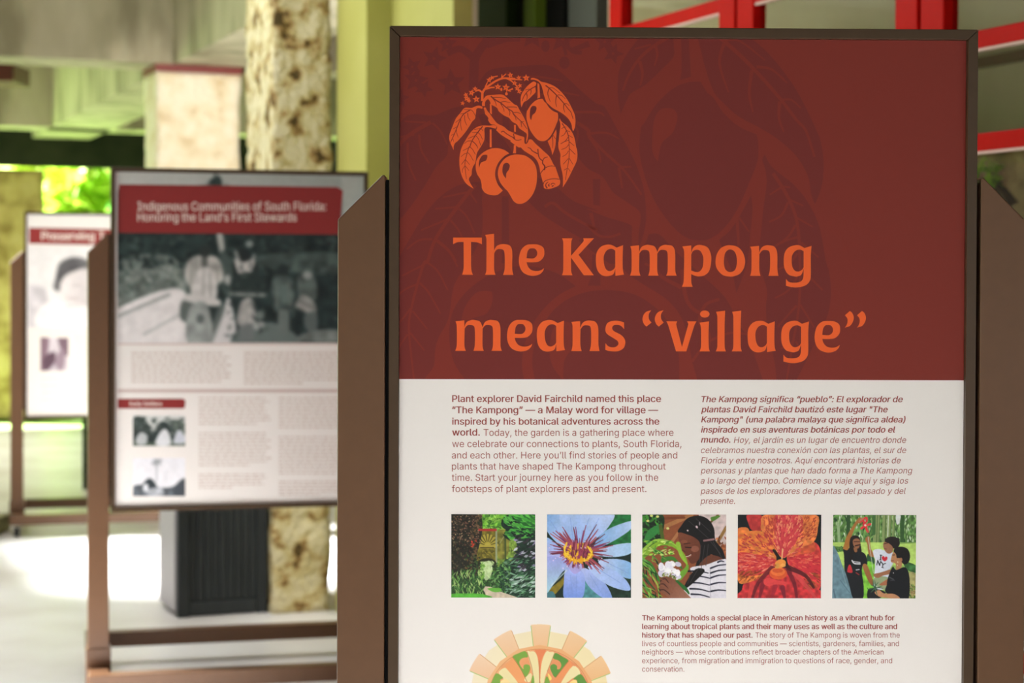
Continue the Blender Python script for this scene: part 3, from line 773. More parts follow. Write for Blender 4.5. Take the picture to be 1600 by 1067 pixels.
for i in range(14): x = rs.uniform(1010, 1200); p.line([(x, rs.uniform(405, 435)), (x + rs.uniform(-12, 12), rs.uniform(440, 470))], 9, (232, 168, 30))
p.grain(.05)
p.build('water_lily_photograph', map_a, [(854.8, 803.7), (985.9, 804.0), (985.9, 934.0), (854.8, 933.8)], PY, panel_a, PG, 'printed photograph of a blue water lily')

# visitor smelling white flowers
p = Pic((72, 74, 770, 770), 190, 190, (142, 80, 48), 6)
p.poly('540,74 770,74 770,300 700,320', (206, 186, 182), mottle=.1)
p.line('640,140 700,80', 18, (110, 84, 40)); p.line('700,300 770,180', 26, (150, 112, 60)); p.poly('640,100 700,85 720,90 660,130', (84, 130, 50))
p.leaves(40, (690, 270, 770, 460), 40, 18, [(160, 84, 44), (110, 60, 34), (186, 110, 60)])
p.line('250,180 480,80', 34, (172, 116, 70)); p.line('300,330 440,130', 26, (176, 118, 76)); p.line('230,110 420,100', 20, (122, 66, 38))
p.poly('72,74 240,74 250,200 200,330 72,360', (30, 56, 30), mottle=.4)
p.leaves(60, (72, 74, 230, 320), 60, 26, [(24, 44, 26), (46, 110, 44), (66, 140, 50), (20, 34, 24)])
for x, y in ((150, 85), (120, 128), (285, 190), (200, 92)): p.ell(x, y, 13, 10, (222, 220, 130))
p.poly('90,280 130,200 240,150 200,230 110,300', (52, 132, 62)); p.line('225,170 245,290', 30, (78, 96, 34))
p.poly('370,225 395,170 450,105 540,84 620,115 668,190 680,290 740,370 762,470 700,440 640,405 625,480 590,560 530,600 440,680 425,660 500,540 530,440 552,330 480,255', (22, 20, 20))
p.poly('560,470 640,410 745,450 610,505 540,520', (104, 58, 40))
p.poly('374,225 440,238 510,268 552,315 552,420 520,470 480,482 452,442 428,400 408,372 396,335 376,290', (122, 68, 46), col2=(98, 52, 36), ang=60)
p.ell(510, 360, 34, 26, (164, 104, 84), alpha=.6); p.ell(420, 300, 28, 14, (142, 84, 58), alpha=.7)
p.line('420,318 470,312', 7, (60, 32, 24)); p.line('430,346 478,350', 8, (30, 18, 16)); p.line('400,330 396,362 425,382', 8, (84, 44, 32))
p.line('436,424 456,420 476,408', 6, (226, 206, 194)); p.line('430,414 456,412 484,396', 4, (76, 36, 30)); p.line('438,434 460,430 480,416', 6, (146, 78, 68)); p.line('484,390 492,404', 4, (84, 42, 32)); p.line('376,292 396,340 388,368 402,378', 5, (150, 92, 64), .7)
p.poly('470,520 600,492 735,447 775,480 775,775 470,775 420,690 520,610', (228, 224, 232))
for k, (a, b) in enumerate((((455, 545), (620, 560)), ((470, 585), (640, 605)), ((460, 640), (630, 660)), ((470, 690), (630, 715)), ((480, 735), (630, 760)), ((640, 520), (768, 490)), ((640, 560), (768, 535)), ((640, 600), (770, 575)), ((640, 655), (770, 640)), ((640, 712), (770, 706)), ((700, 470), (750, 466)))):
    p.line([a, ((a[0] + b[0]) / 2, (a[1] + b[1]) / 2 - 8), b], 15, (34, 34, 56) if k % 3 else (20, 22, 40), 1, 8)
p.line('636,520 640,770', 5, (150, 146, 160), .6)
p.poly('425,660 500,540 560,520 590,545 520,620 440,685', (22, 20, 20))
for a, b in (((560, 330), (545, 470)), ((590, 330), (560, 540)), ((620, 320), (600, 500)), ((660, 300), (730, 430)), ((640, 300), (720, 400)), ((480, 540), (450, 650)), ((520, 110), (640, 220)), ((460, 130), (620, 270)), ((540, 520), (470, 640))):
    p.line([a, b], 5, (66, 62, 64), .8)
p.line('585,292 665,280', 16, (150, 110, 112)); p.ell(525, 178, 12, 8, (226, 200, 206), 60); p.ell(450, 208, 7, 7, (220, 196, 196)); p.ell(548, 150, 5, 16, (150, 140, 146))
for a, b, c_ in (('80,420 200,320 330,330 420,420 450,520', 44, (132, 176, 48)), ('72,380 180,290 300,300 360,340', 26, (150, 196, 70)), ('72,470 140,500 210,620', 70, (60, 124, 44)),
               ('80,440 120,480 190,570', 20, (110, 170, 80)), ('370,320 400,420 440,480', 40, (146, 190, 60)), ('250,450 330,440 400,520', 44, (64, 120, 44)), ('380,590 430,540 450,500', 60, (112, 164, 52)),
               ('72,640 150,740 200,770', 34, (84, 140, 50)), ('72,560 130,640 180,700', 24, (40, 84, 40)), ('180,380 240,400 240,470', 36, (50, 110, 40)), ('140,570 200,660 210,770', 18, (150, 180, 70)), ('360,640 430,690 460,730', 44, (44, 104, 44)), ('72,690 120,760 180,765', 18, (120, 166, 70))):
    p.line(a, b, c_, 1, b * .3)
p.leaves(60, (72, 360, 260, 770), 90, 12, [(40, 84, 36), (96, 150, 60), (24, 50, 28), (130, 176, 70)], (20, 100))
p.leaves(40, (72, 290, 330, 420), 50, 16, [(150, 196, 70), (96, 150, 44), (196, 220, 120)], (-40, 30))
for i in range(26): p.ell(300 + rs.uniform(-75, 75), 530 + rs.uniform(-55, 65), 28, 20, [(240, 236, 246), (252, 250, 252), (214, 208, 226)][i % 3], rs.uniform(0, 180))
p.leaves(26, (240, 560, 350, 610), 30, 10, [(120, 130, 60), (80, 104, 50), (170, 170, 110)])
p.poly('218,640 232,600 270,588 330,612 380,660 420,705 475,765 470,775 330,775 240,725 222,690', (118, 70, 50), col2=(170, 118, 96), ang=40)
for a in ('222,628 262,606 290,640', '214,660 250,650 288,690', '220,700 256,700 300,735'): p.line(a, 9, (70, 38, 30)); 
for a in ('236,616 280,640 330,690', '228,660 270,680 320,720'): p.line(a, 12, (138, 86, 62), .8)
p.grain(.05)
p.build('visitor_photograph', map_a, [(1003.5, 803.9), (1134.5, 803.9), (1134.5, 934.4), (1003.5, 934.4)], PY, panel_a, PG, 'printed photograph of a person in a striped shirt smelling flowers')

# orange orchid
p = Pic((866, 75, 1562, 770), 190, 190, (20, 26, 28), 7)
p.poly('870,190 930,180 960,200 960,250 870,240', (220, 120, 60))
p.poly('940,82 1000,75 1060,80 1095,140 1060,210 985,205 955,150', (186, 56, 54), mottle=.15)
p.poly('895,775 905,700 930,640 1060,590 1150,530 1290,520 1400,600 1540,690 1565,775', (196, 52, 56), mottle=.25)
p.poly('1500,300 1560,390 1560,660 1510,695 1440,640 1300,510 1285,400 1400,330', (214, 66, 62), mottle=.2)
p.poly('1490,300 1512,340 1508,378 1420,400 1300,420 1340,350', (206, 88, 56), mottle=.2)
p.poly('1110,70 1505,70 1532,190 1500,300 1400,345 1300,405 1235,435 1170,350 1075,225 1060,160', (232, 132, 70), mottle=.15)
p.poly('1180,75 1380,75 1400,200 1300,380 1235,430 1180,300', (206, 56, 72), alpha=.85)
p.poly('866,240 960,212 1080,218 1150,300 1190,440 1150,525 1050,595 950,640 866,610', (226, 128, 60), mottle=.15)
p.poly('866,400 1000,400 1190,450 1150,525 1020,580 866,560', (208, 56, 62), alpha=.9)
p.poly('1290,470 1400,410 1560,430 1560,600 1450,590', (206, 50, 62), alpha=.8)
rs = random.Random(9)
def speck(n, box, cols, ln, wd, cx=1232, cy=440, only=None):
    for i in range(n):
        x = rs.uniform(box[0], box[2]); y = rs.uniform(box[1], box[3])
        d = math.hypot(x - cx, y - cy) or 1; ux, uy = (x - cx) / d, (y - cy) / d
        j = rs.uniform(-.5, .5)
        l = ln * rs.uniform(.5, 1.3)
        p.line([(x - ux * l, y - uy * l), (x + j * l * .4, y), (x + (ux + j * uy) * l, y + (uy - j * ux) * l)], wd * rs.uniform(.6, 1.2), cols[rs.randrange(len(cols))], .85)
speck(170, (1170, 80, 1400, 400), [(238, 150, 110), (240, 170, 110), (176, 30, 60), (220, 70, 84)], 14, 8)
speck(90, (1085, 90, 1190, 260), [(178, 60, 50), (200, 84, 60)], 8, 9)
speck(90, (1390, 90, 1515, 280), [(176, 70, 44), (196, 90, 50), (150, 50, 40)], 8, 8)
speck(110, (880, 240, 1160, 390), [(190, 60, 56), (170, 44, 60), (214, 90, 60)], 10, 10)
speck(120, (870, 400, 1160, 540), [(240, 150, 120), (232, 110, 80), (176, 28, 60)], 15, 7)
speck(60, (880, 540, 1060, 620), [(130, 50, 30), (170, 90, 40)], 10, 9)
speck(90, (1310, 400, 1550, 590), [(236, 120, 90), (180, 36, 50), (226, 90, 70)], 15, 7)
speck(50, (1420, 560, 1550, 690), [(150, 80, 40), (200, 110, 50), (120, 40, 40)], 12, 8)
for s, c_ in (('1080,640 1050,770', (120, 28, 44)), ('1290,540 1340,650 1360,770', (104, 26, 40)), ('1240,680 1260,770', (112, 30, 50)), ('1340,560 1450,680 1520,770', (214, 76, 76)), ('990,650 960,770', (216, 70, 66)), ('1290,515 1430,580 1500,680', (72, 22, 28)), ('1150,520 1040,640 990,770', (96, 26, 36)), ('1180,670 1150,770', (160, 40, 56))):
    p.line(s, 42, c_, .8, 20)
p.ell(1205, 562, 74, 52, (222, 92, 48)); p.ell(1202, 548, 60, 36, (236, 118, 60)); p.ell(1200, 540, 44, 18, (206, 76, 40), alpha=.7)
p.poly('1085,620 1120,600 1180,615 1275,635 1270,655 1180,655 1130,668 1090,655', (226, 72, 72))
p.line('1165,370 1200,425', 18, (40, 20, 18)); p.line('1235,440 1240,360', 10, (246, 190, 130))
p.ell(1222, 482, 48, 36, (236, 150, 66), -20); p.ell(1195, 500, 22, 22, (214, 150, 70)); p.ell(1245, 495, 22, 15, (244, 168, 84)); p.ell(1180, 496, 9, 9, (190, 96, 50))
p.grain(.05)
p.build('orchid_photograph', map_a, [(1152.9, 804.1), (1283.1, 804.3), (1282.6, 934.6), (1152.3, 934.4)], PY, panel_a, PG, 'printed photograph of an orange and red orchid')

# three visitors with a red flower
p = Pic((144, 100, 1042, 997), 190, 190, (150, 190, 96), 8)
p.poly('144,100 1042,100 1042,400 144,400', (96, 140, 72), False, mottle=.35)
p.leaves(260, (144, 100, 1042, 390), 60, 16, [(60, 104, 52), (130, 176, 96), (40, 74, 44), (176, 206, 150), (196, 216, 186)], (60, 120))
for x, w_ in ((610, 50), (700, 44), (735, 20), (760, 34), (800, 26), (640, 26)): p.line([(x, 100), (x - 8, 420)], w_, (138, 158, 100)); p.line([(x + w_ * .3, 100), (x + w_ * .3 - 8, 420)], w_ * .3, (92, 118, 66))
p.line('585,100 585,300', 36, (70, 110, 60)); p.line('890,100 890,380', 44, (56, 92, 48)); p.line('310,110 310,390', 40, (50, 84, 46)); p.line('200,200 215,400', 30, (150, 180, 130))
p.poly('820,100 870,100 860,180 830,200', (226, 230, 226)); p.line('740,110 735,330', 10, (214, 226, 200))
p.poly('144,395 1042,395 1042,640 144,640', (186, 220, 112), False, mottle=.08)
p.poly('144,440 260,450 260,490 150,490', (74, 116, 58)); p.leaves(40, (150, 440, 260, 490), 30, 12, [(60, 100, 50), (96, 146, 70)])
p.poly('520,520 590,560 590,640 520,640', (46, 90, 56)); p.poly('910,600 1040,640 1040,720 940,680', (60, 110, 60), mottle=.3)
p.poly('470,640 600,640 600,997 470,997', (126, 196, 66), mottle=.2); p.poly('950,740 1042,740 1042,997 950,997', (176, 170, 110), mottle=.2)
p.leaves(50, (950, 850, 1042, 997), 40, 12, [(110, 150, 60), (150, 120, 80), (80, 120, 50)])
p.line('690,410 1042,395', 16, (96, 140, 70), .6)
SK, SK2 = (168, 112, 66), (140, 88, 58)
p.poly('258,470 272,400 290,340 345,240 405,150 440,128 468,150 450,190 405,200 350,320 322,440 300,500', (176, 116, 52), col2=SK, ang=0)
p.poly('330,360 350,330 392,320 432,345 446,430 450,510 400,530 330,520 325,430', (34, 28, 26))
p.poly('362,372 400,352 436,372 440,425 415,462 385,450 365,420', (156, 104, 74)); p.line('374,388 432,386', 8, (60, 36, 30)); p.line('388,432 438,420', 13, (50, 30, 26)); p.poly('370,450 405,462 405,500 380,495', (150, 100, 66))
p.poly('258,470 300,480 340,440 372,520 400,500 440,490 500,530 518,632 470,642 462,720 482,860 472,1000 360,1000 325,880 290,740 275,690 268,540', (28, 30, 34))
p.line('340,400 350,620', 30, (30, 25, 24)); p.line('440,440 450,520', 18, (30, 25, 24))
p.line('355,590 380,620 440,625', 14, (220, 220, 226)); p.line('370,600 440,610', 10, (200, 200, 206)); p.line('400,690 432,685', 10, (190, 190, 200))
p.poly('305,690 320,640 340,640 362,715 310,715', (196, 50, 56)); p.line('400,720 430,740', 12, (150, 50, 50))
p.poly('468,640 512,632 560,740 590,830 580,860 545,830 500,740', SK, col2=(150, 100, 60), ang=90)
p.line('440,170 500,130 505,170 470,200', 20, (222, 56, 60)); p.line('490,215 450,245', 24, (226, 56, 62)); p.line('490,215 520,280', 26, (226, 56, 62)); p.line('490,215 545,200', 24, (226, 56, 62)); p.line('490,215 470,160', 24, (226, 56, 62)); p.ell(492, 212, 12, 12, (250, 210, 206)); p.line('430,165 465,140', 22, (190, 120, 90))
p.poly('500,345 540,335 552,450 592,530 585,552 535,530 515,410 495,380', SK); p.line('525,340 545,470', 6, (206, 214, 196)); p.line('520,100 520,330', 3, (120, 140, 110)); p.line('545,460 585,720', 5, (216, 222, 206))
p.poly('580,482 640,465 700,480 805,512 795,620 760,690 755,800 740,890 600,890 590,800 604,600 588,545', (226, 230, 240), col2=(200, 208, 222), ang=0)
p.poly('600,770 740,770 722,890 680,890 600,850', (150, 166, 126)); p.poly('690,400 740,380 795,430 785,500 735,512 695,462', (158, 108, 80)); p.line('700,410 735,400', 7, (50, 34, 30)); p.line('700,462 722,466', 7, (110, 60, 56))
p.poly('705,385 730,345 790,332 850,355 866,410 840,450 800,460 780,430 740,400', (34, 28, 28))
for x in range(720, 860, 16): p.ell(x, 348 + abs(x - 790) * .25, 16, 15, (36, 30, 30))
p.line('664,530 660,582', 11, (26, 26, 34)); p.line('652,530 678,532', 5, (26, 26, 34)); p.line('648,582 673,584', 5, (26, 26, 34))
p.poly('703,598 675,570 678,545 695,542 705,555 720,545 734,556 730,580', (206, 44, 60))
p.line('620,636 630,588', 9, (26, 26, 34)); p.line('630,590 652,640', 11, (26, 26, 34)); p.line('652,640 662,598', 9, (26, 26, 34)); p.line('668,604 688,632', 10, (26, 26, 34)); p.line('714,620 688,632 683,664', 9, (26, 26, 34)); p.line('672,662 696,668', 5, (26, 26, 34))
p.poly('588,735 650,720 700,705 770,685 765,730 690,750 640,775 600,765', (160, 108, 78)); p.poly('700,810 740,790 730,850 650,850', (176, 110, 76))
p.poly('795,500 830,480 890,560 885,660 830,692 822,622 775,605 775,560', (186, 132, 92)); p.line('790,530 812,528', 7, (40, 30, 28)); p.line('776,590 800,590', 6, (120, 64, 56))
p.poly('800,490 815,455 880,440 950,465 978,540 960,610 915,630 885,600 870,565 835,560 825,520', (26, 24, 24)); p.ell(880, 580, 15, 22, (176, 120, 86)); p.ell(845, 605, 6, 8, (226, 206, 160)); p.ell(842, 640, 5, 6, (226, 216, 190))
p.poly('740,780 790,655 830,690 925,660 972,760 966,1000 870,1000 720,930 730,850', (24, 26, 30)); p.line('760,770 800,790', 14, (110, 110, 116), .6); p.line('770,800 812,800', 9, (96, 96, 104), .6); p.ell(800, 722, 6, 6, (200, 200, 200))
p.poly('720,930 600,890 530,900 530,1000 640,1000', (30, 32, 34)); p.poly('600,930 650,905 700,940 800,945 860,975 860,1000 700,985 640,970', (196, 140, 100))
for a in ('600,870 560,850', '600,880 540,900 520,880', '610,870 600,800', '600,870 640,820', '610,890 680,860', '600,890 560,930', '610,900 630,960', '590,860 580,790', '600,880 650,880 690,890'): p.line(a, 14, [(70, 110, 80), (110, 150, 110), (50, 84, 60)][len(a) % 3], 1, 4)
p.poly('140,465 190,490 250,640 300,760 352,950 352,1000 140,1000', (108, 140, 152), mottle=.12); p.line('200,520 250,700 300,860', 10, (140, 168, 176), .6); p.line('160,900 180,990', 14, (74, 100, 116), .7); p.line('230,800 330,930', 9, (78, 106, 120), .6)
p.grain(.05)
p.build('workshop_photograph', map_a, [(1301.9, 804.5), (1431.6, 804.7), (1430.3, 934.9), (1300.2, 934.7)], PY, panel_a, PG, 'printed photograph of three people with a red flower')

# watercolour fan ornament at the foot of the sign
paper = (236, 231, 225)
p = Pic((725, 965, 960, 1112), 330, 206, paper, 11)
cx, cy = 843.0, 1094.5
def sect(r0, r1, a0, a1, col, col2=None, **k):
    A = np.linspace(a0, a1, 9)
    pts = [(cx + r1 * math.sin(R(a)), cy - r1 * math.cos(R(a))) for a in A] + [(cx + r0 * math.sin(R(a)), cy - r0 * math.cos(R(a))) for a in A[::-1]]
    p.poly(pts, col, False, 1, col2, **k)
sect(80, 111, -90, 90, (236, 224, 194), (234, 218, 168), ang=0)
for i in range(-3, 4):
    c = 30.2 * i + 1; t = (i + 3) / 6
    cc = np.array((236, 208, 180)) * (1 - t) + np.array((234, 194, 142)) * t
    sect(82, 119, c - 7.6, c + 7.4, cc, cc * (.98, .92, .86), ang=90)
    for e_ in (-7.6, 7.4):
        gcol = (150, 190, 100) if (e_ < 0) == (i < 0) or i == 0 else (206, 150, 100)
        p.line([(cx + 83 * math.sin(R(c + e_)), cy - 83 * math.cos(R(c + e_))), (cx + 117 * math.sin(R(c + e_)), cy - 117 * math.cos(R(c + e_)))], .9, gcol)
sect(80.5, 87, -90, 90, (232, 182, 130), (228, 164, 110), ang=0)
sect(0, 80.5, -90, 90, (230, 164, 112), (222, 138, 90), ang=0)
p.line([(cx + 80.5 * math.sin(R(a)), cy - 80.5 * math.cos(R(a))) for a in range(-100, 101, 5)], .8, (206, 130, 80))
ck = lambda s: [((float(t.split(',')[0]) / 6.6667 + 720), (float(t.split(',')[1]) / 6.6667 + 960)) for t in s.split()]
CREAM, GRN, GRN2, ORG = (230, 216, 162), (122, 164, 66), (96, 146, 62), (226, 136, 82)
p.poly(ck('770,365 888,365 868,410 840,470 832,720 812,720 806,480 792,420'), (226, 132, 84), False)
p.poly(ck('690,390 720,385 770,390 805,480 816,720 765,720 735,560'), CREAM)
p.poly(ck('885,390 930,390 975,405 930,520 880,640 862,720 828,720 838,520'), CREAM)
p.poly(ck('540,445 600,405 672,382 698,440 655,450 620,470 610,510 650,570 655,530 690,518 720,540 712,600 668,650 610,545'), GRN)
p.poly(ck('985,400 1060,440 1120,485 1060,560 990,655 945,600 930,540 965,515 1000,535 1003,570 1035,560 1045,520 1020,480 960,455'), GRN2)
p.poly(ck('540,445 610,545 690,700 700,725 600,725 470,545 500,500'), (232, 158, 100))
p.poly(ck('1120,485 1155,515 1150,545 1060,650 1010,725 960,725 1000,640'), (230, 146, 90))
p.poly(ck('395,600 455,555 500,590 600,725 500,725 430,650'), CREAM); p.poly(ck('1165,535 1245,610 1160,665 1080,725 1035,725'), CREAM)
p.poly(ck('325,695 370,612 440,655 410,680 412,725 320,725'), GRN); p.poly(ck('1245,620 1300,690 1310,725 1220,725 1205,680 1170,670'), GRN2)
p.poly(ck('660,680 720,610 740,640 715,705'), CREAM); p.poly(ck('730,725 752,625 766,725'), GRN); p.poly(ck('870,725 895,640 930,725'), GRN); p.poly(ck('905,610 945,660 925,685'), (240, 214, 110))
p.poly(ck('420,690 470,670 520,725 420,725'), (238, 214, 150)); p.poly(ck('1120,725 1170,680 1205,690 1205,725'), (238, 206, 130))
for s in ('540,445 620,560 690,700', '1120,485 990,650', '690,390 735,530 752,630', '975,405 900,590', '815,480 820,720'): p.line(ck(s), .7, (170, 104, 60))
p.build('fan_ornament_print', map_a, [(725, 965), (960, 965.2), (960, 1112), (725, 1112)], .0040, panel_a, 1.0, 'printed cream orange and green half-round ornament')
# ------------------------------------------------------------------ second sign
sign_b, panel_b = make_stand(s2, r2, 'middle sign with a black and white group photograph under a red title banner')
map_b = mapper(s2, r2)
p = Pic((45, 50, 1434, 1020), 210, 150, (52, 66, 62), 21)          # crop (170,250), scale 3.558
p.poly('45,50 1434,50 1434,200 45,200', (196, 198, 192), False, col2=(150, 160, 154), ang=0)
p.poly('540,150 550,100 600,70 620,110 610,160', (40, 54, 52)); p.line('580,60 600,140', 10, (60, 74, 70)); p.line('640,120 670,150', 14, (120, 128, 124)); p.line('480,140 560,120', 12, (110, 120, 116))
p.poly('45,160 1434,160 1434,420 45,420', (34, 48, 46), False)
p.poly('1290,60 1434,60 1434,330 1290,330', (176, 184, 176), False)
p.poly('45,400 1434,400 1434,1020 45,1020', (40, 54, 52), False, col2=(30, 42, 42), ang=0, mottle=.35)
p.poly('45,560 300,520 420,600 420,760 300,740 45,840', (112, 122, 116), mottle=.4)
p.leaves(150, (45, 560, 420, 800), 40, 20, [(90, 104, 98), (140, 146, 140), (70, 84, 78), (120, 128, 120)])
p.leaves(160, (45, 410, 1280, 600), 60, 24, [(28, 42, 40), (48, 62, 60), (60, 74, 70), (22, 34, 34)])
p.poly('830,520 1280,500 1280,620 900,600', (66, 80, 76), mottle=.3)
p.poly('45,840 300,720 420,735 440,900 560,1030 45,1030', (222, 218, 216), mottle=.04)
p.line('45,870 330,745', 14, (140, 146, 142)); p.line('45,830 290,725', 10, (236, 232, 230)); p.line('190,970 420,840', 10, (160, 164, 160))
p.poly('560,1030 620,860 660,760 700,1030', (206, 204, 202)); p.poly('700,960 900,900 1060,1020 700,1030', (100, 112, 108)); p.poly('400,780 470,800 450,900 390,880', (90, 98, 94))
p.poly('540,1000 600,820 640,820 570,1010', (110, 118, 114), alpha=.7)
p.poly('590,400 622,400 634,500 614,520', (176, 178, 172)); p.poly('610,520 640,500 680,600 660,760 620,700', (70, 84, 80))
p.poly('415,640 430,560 480,525 570,525 610,560 628,650 590,700 560,790 470,790 440,700', (176, 174, 168), mottle=.25)
p.ell(525, 500, 34, 36, (44, 52, 50)); p.poly('505,540 540,540 535,620 515,610', (90, 94, 90)); p.poly('480,620 560,600 590,760 460,780', (200, 198, 194), mottle=.1)
for q in ('455,570 440,760', '520,600 515,780', '590,570 600,680', '550,620 560,780', '480,540 470,640'): p.line(q, 9, (116, 120, 114), .7)
p.poly('430,740 600,770 590,810 420,780', (200, 198, 194)); p.poly('440,820 540,800 560,1020 430,1020', (150, 156, 152), mottle=.2); p.ell(500, 880, 22, 28, (90, 98, 96))
p.ell(745, 520, 36, 40, (34, 42, 42)); p.poly('690,540 740,560 800,540 790,600 750,645 710,620', (196, 192, 188)); p.line('695,500 720,570', 14, (170, 172, 168)); p.line('800,520 775,570', 14, (170, 172, 168)); p.ell(772, 455, 22, 20, (140, 150, 146))
p.poly('680,640 820,620 860,740 690,760', (40, 52, 50)); p.line('670,740 860,745', 20, (140, 146, 142)); p.ell(650, 660, 18, 30, (170, 172, 168))
p.poly('705,880 730,780 790,770 805,880 780,930 715,920', (180, 178, 174), mottle=.15)
for q in ('735,800 722,915', '760,790 755,925', '785,800 790,910'): p.line(q, 7, (120, 124, 120), .7); p.poly('715,930 790,910 790,1000 720,1000', (110, 116, 114)); p.poly('800,900 850,900 850,940 800,940', (160, 164, 160)); p.ell(830, 860, 24, 24, (110, 120, 116))
p.leaves(120, (640, 560, 1280, 980), 46, 20, [(30, 42, 42), (58, 70, 66), (80, 92, 88), (24, 36, 36)], alpha=.6)
p.poly('900,660 960,630 1020,670 1020,820 980,840 910,830', (80, 94, 90), mottle=.35); p.line('930,690 925,800', 12, (116, 126, 120)); p.line('990,680 1000,800', 12, (112, 122, 116)); p.ell(960, 600, 34, 34, (36, 46, 46)); p.poly('935,840 990,840 990,960 940,960', (104, 114, 110))
p.poly('1040,660 1080,620 1140,640 1150,760 1060,780', (84, 96, 92), mottle=.3); p.poly('1030,800 1070,740 1140,790 1140,860 1060,830', (140, 142, 138), mottle=.25); p.line('1050,800 1130,840', 12, (176, 174, 170)); p.ell(1098, 630, 26, 24, (150, 156, 152)); p.poly('1080,860 1150,840 1150,960 1090,940', (88, 98, 96))
p.poly('1060,970 1190,940 1280,950 1280,1010 1060,1010', (112, 120, 116), mottle=.2)
b2 = lambda x, y: (170 + x / 3.558, 250 + y / 3.558)
p.blur(1); p.grain(.035)
p.build('group_photograph', map_b, [b2(48, 60), b2(1428, 84), b2(1428, 1016), b2(48, 1016)], .0040, panel_b, 1.06, 'black and white photograph of people by a boat')
f = Flat(map_b, .0034)
f.fill([spline(parse('56,135c 700,142c 1270,150c 1300,170 1300,190c 1282,414c 700,410c 50,404c', (170, 250, 3.558)))])
f.build('title_banner', M['banner'], panel_b, 'dark red title banner with a rounded corner')
f = Flat(map_b, .0028)
lettering(f, 'Indigenous Communities of South Florida:', *[170 + v / 3.558 for v in (160, 1208)], 250 + 281 / 3.558, 13.6, .35)
f.build('title_text', M['cream'], panel_b, 'cream bold title text, first line')
f = Flat(map_b, .0028)
lettering(f, 'Honoring the Land’s First Stewards', *[170 + v / 3.558 for v in (160, 1045)], 250 + 341 / 3.558, 13.6, .35)
f.build('title_text', M['cream'], panel_b, 'cream bold title text, second line')
f = Flat(map_b, .0036)
q2 = lambda x, y: (170 + x / 3.558, 520 + y / 3.558)
def rows(fl, Q, x0, x1, y0, y1, n, last=1.0, wd=1.2, seed=0):
    rs = random.Random(seed)
    for i in range(n):
        y = y0 + (y1 - y0) * i / max(n - 1, 1)
        xe = x0 + (x1 - x0) * (last if i == n - 1 else rs.uniform(.9, 1.0)); x = x0
        while x < xe - 4:
            l = rs.uniform(14, 44); e_ = min(x + l, xe)
            fl.strip([Q(x, y), Q(e_, y)], wd); x = e_ + 8
for k, a in enumerate([(125, 690, 112, 270, 8, .9, 2.5), (752, 1400, 112, 280, 9, .5, 2.5), (500, 900, 362, 505, 8, .8, 2.2), (500, 905, 558, 735, 10, .7, 2.2), (500, 880, 788, 860, 5, .5, 2.2),
                       (945, 1400, 362, 525, 9, .8, 2.2), (945, 1400, 580, 780, 11, .7, 2.2), (945, 1400, 828, 900, 5, .5, 2.2)]):
    f = Flat(map_b, .0036)
    rows(f, q2, *a, k + 1)
    f.build('text_block', M['fine'], panel_b)
f = Flat(map_b, .0038)
f.strip([q2(48, 62), q2(1420, 62)], 2.4); f.strip([q2(48, 322), q2(1420, 322)], 5.0)
f.build('divider_lines', mat('printed_rose_grey', (0.60, 0.47, 0.43), .5, .3), panel_b)
f = Flat(map_b, .0036)
f.fill([spline(parse('48,366c 410,366c 425,375 425,385c 425,405c 418,420 410,421c 48,421c', (170, 520, 3.558)))])
f.build('section_tag', M['banner'], panel_b, 'small red heading tag')
f = Flat(map_b, .0030)
lettering(f, 'Early Settlers', 170 + 116 / 3.558, 170 + 296 / 3.558, 520 + 404 / 3.558, 6.0, .5)
f.build('section_text', M['cream'], panel_b)
p = Pic((132, 455, 428, 630), 80, 48, (206, 208, 204), 22)
p.poly('132,480 180,460 220,500 240,560 200,630 132,630', (62, 72, 68), mottle=.3); p.poly('240,560 290,490 350,510 380,560 350,600 250,600', (44, 54, 52), mottle=.3); p.poly('350,480 428,500 428,560 380,560', (96, 106, 98))
p.leaves(60, (132, 465, 428, 560), 26, 14, [(60, 70, 66), (100, 110, 104), (36, 46, 44), (150, 156, 150)])
p.poly('132,600 428,600 428,632 132,632', (86, 98, 84)); p.poly('150,590 180,550 220,580 200,620 160,620', (180, 184, 184)); p.poly('260,620 290,545 325,540 345,620', (214, 216, 218)); p.poly('360,600 385,540 415,560 425,610 370,615', (196, 200, 208)); p.poly('220,570 250,580 250,610 215,605', (40, 50, 48))
p.blur(1); p.grain(.035)
p.build('family_photograph', map_b, [q2(134, 460), q2(425, 460), q2(425, 629), q2(134, 629)], .0036, panel_b, 1.06, 'small grey photograph of seated people')
p = Pic((125, 690, 428, 910), 80, 58, (226, 226, 230), 23)
p.line('262,715 262,820', 7, (160, 164, 168)); p.leaves(24, (240, 700, 285, 735), 26, 8, [(130, 136, 140), (170, 174, 178)]); p.line('315,760 315,820', 5, (196, 200, 204))
p.poly('132,850 190,840 222,806 260,850 300,860 360,850 400,815 428,815 428,912 132,912', (92, 98, 104), mottle=.3); p.poly('180,850 222,806 262,850 240,880', (50, 58, 62)); p.ell(200, 860, 16, 24, (214, 216, 220)); p.poly('215,870 290,860 300,910 215,910', (176, 180, 186), mottle=.2); p.poly('360,860 425,830 425,905 360,900', (70, 76, 82))
p.blur(1); p.grain(.035)
p.build('village_photograph', map_b, [q2(134, 695), q2(425, 695), q2(425, 908), q2(134, 908)], .0036, panel_b, 1.06, 'small grey photograph of a palm above huts')

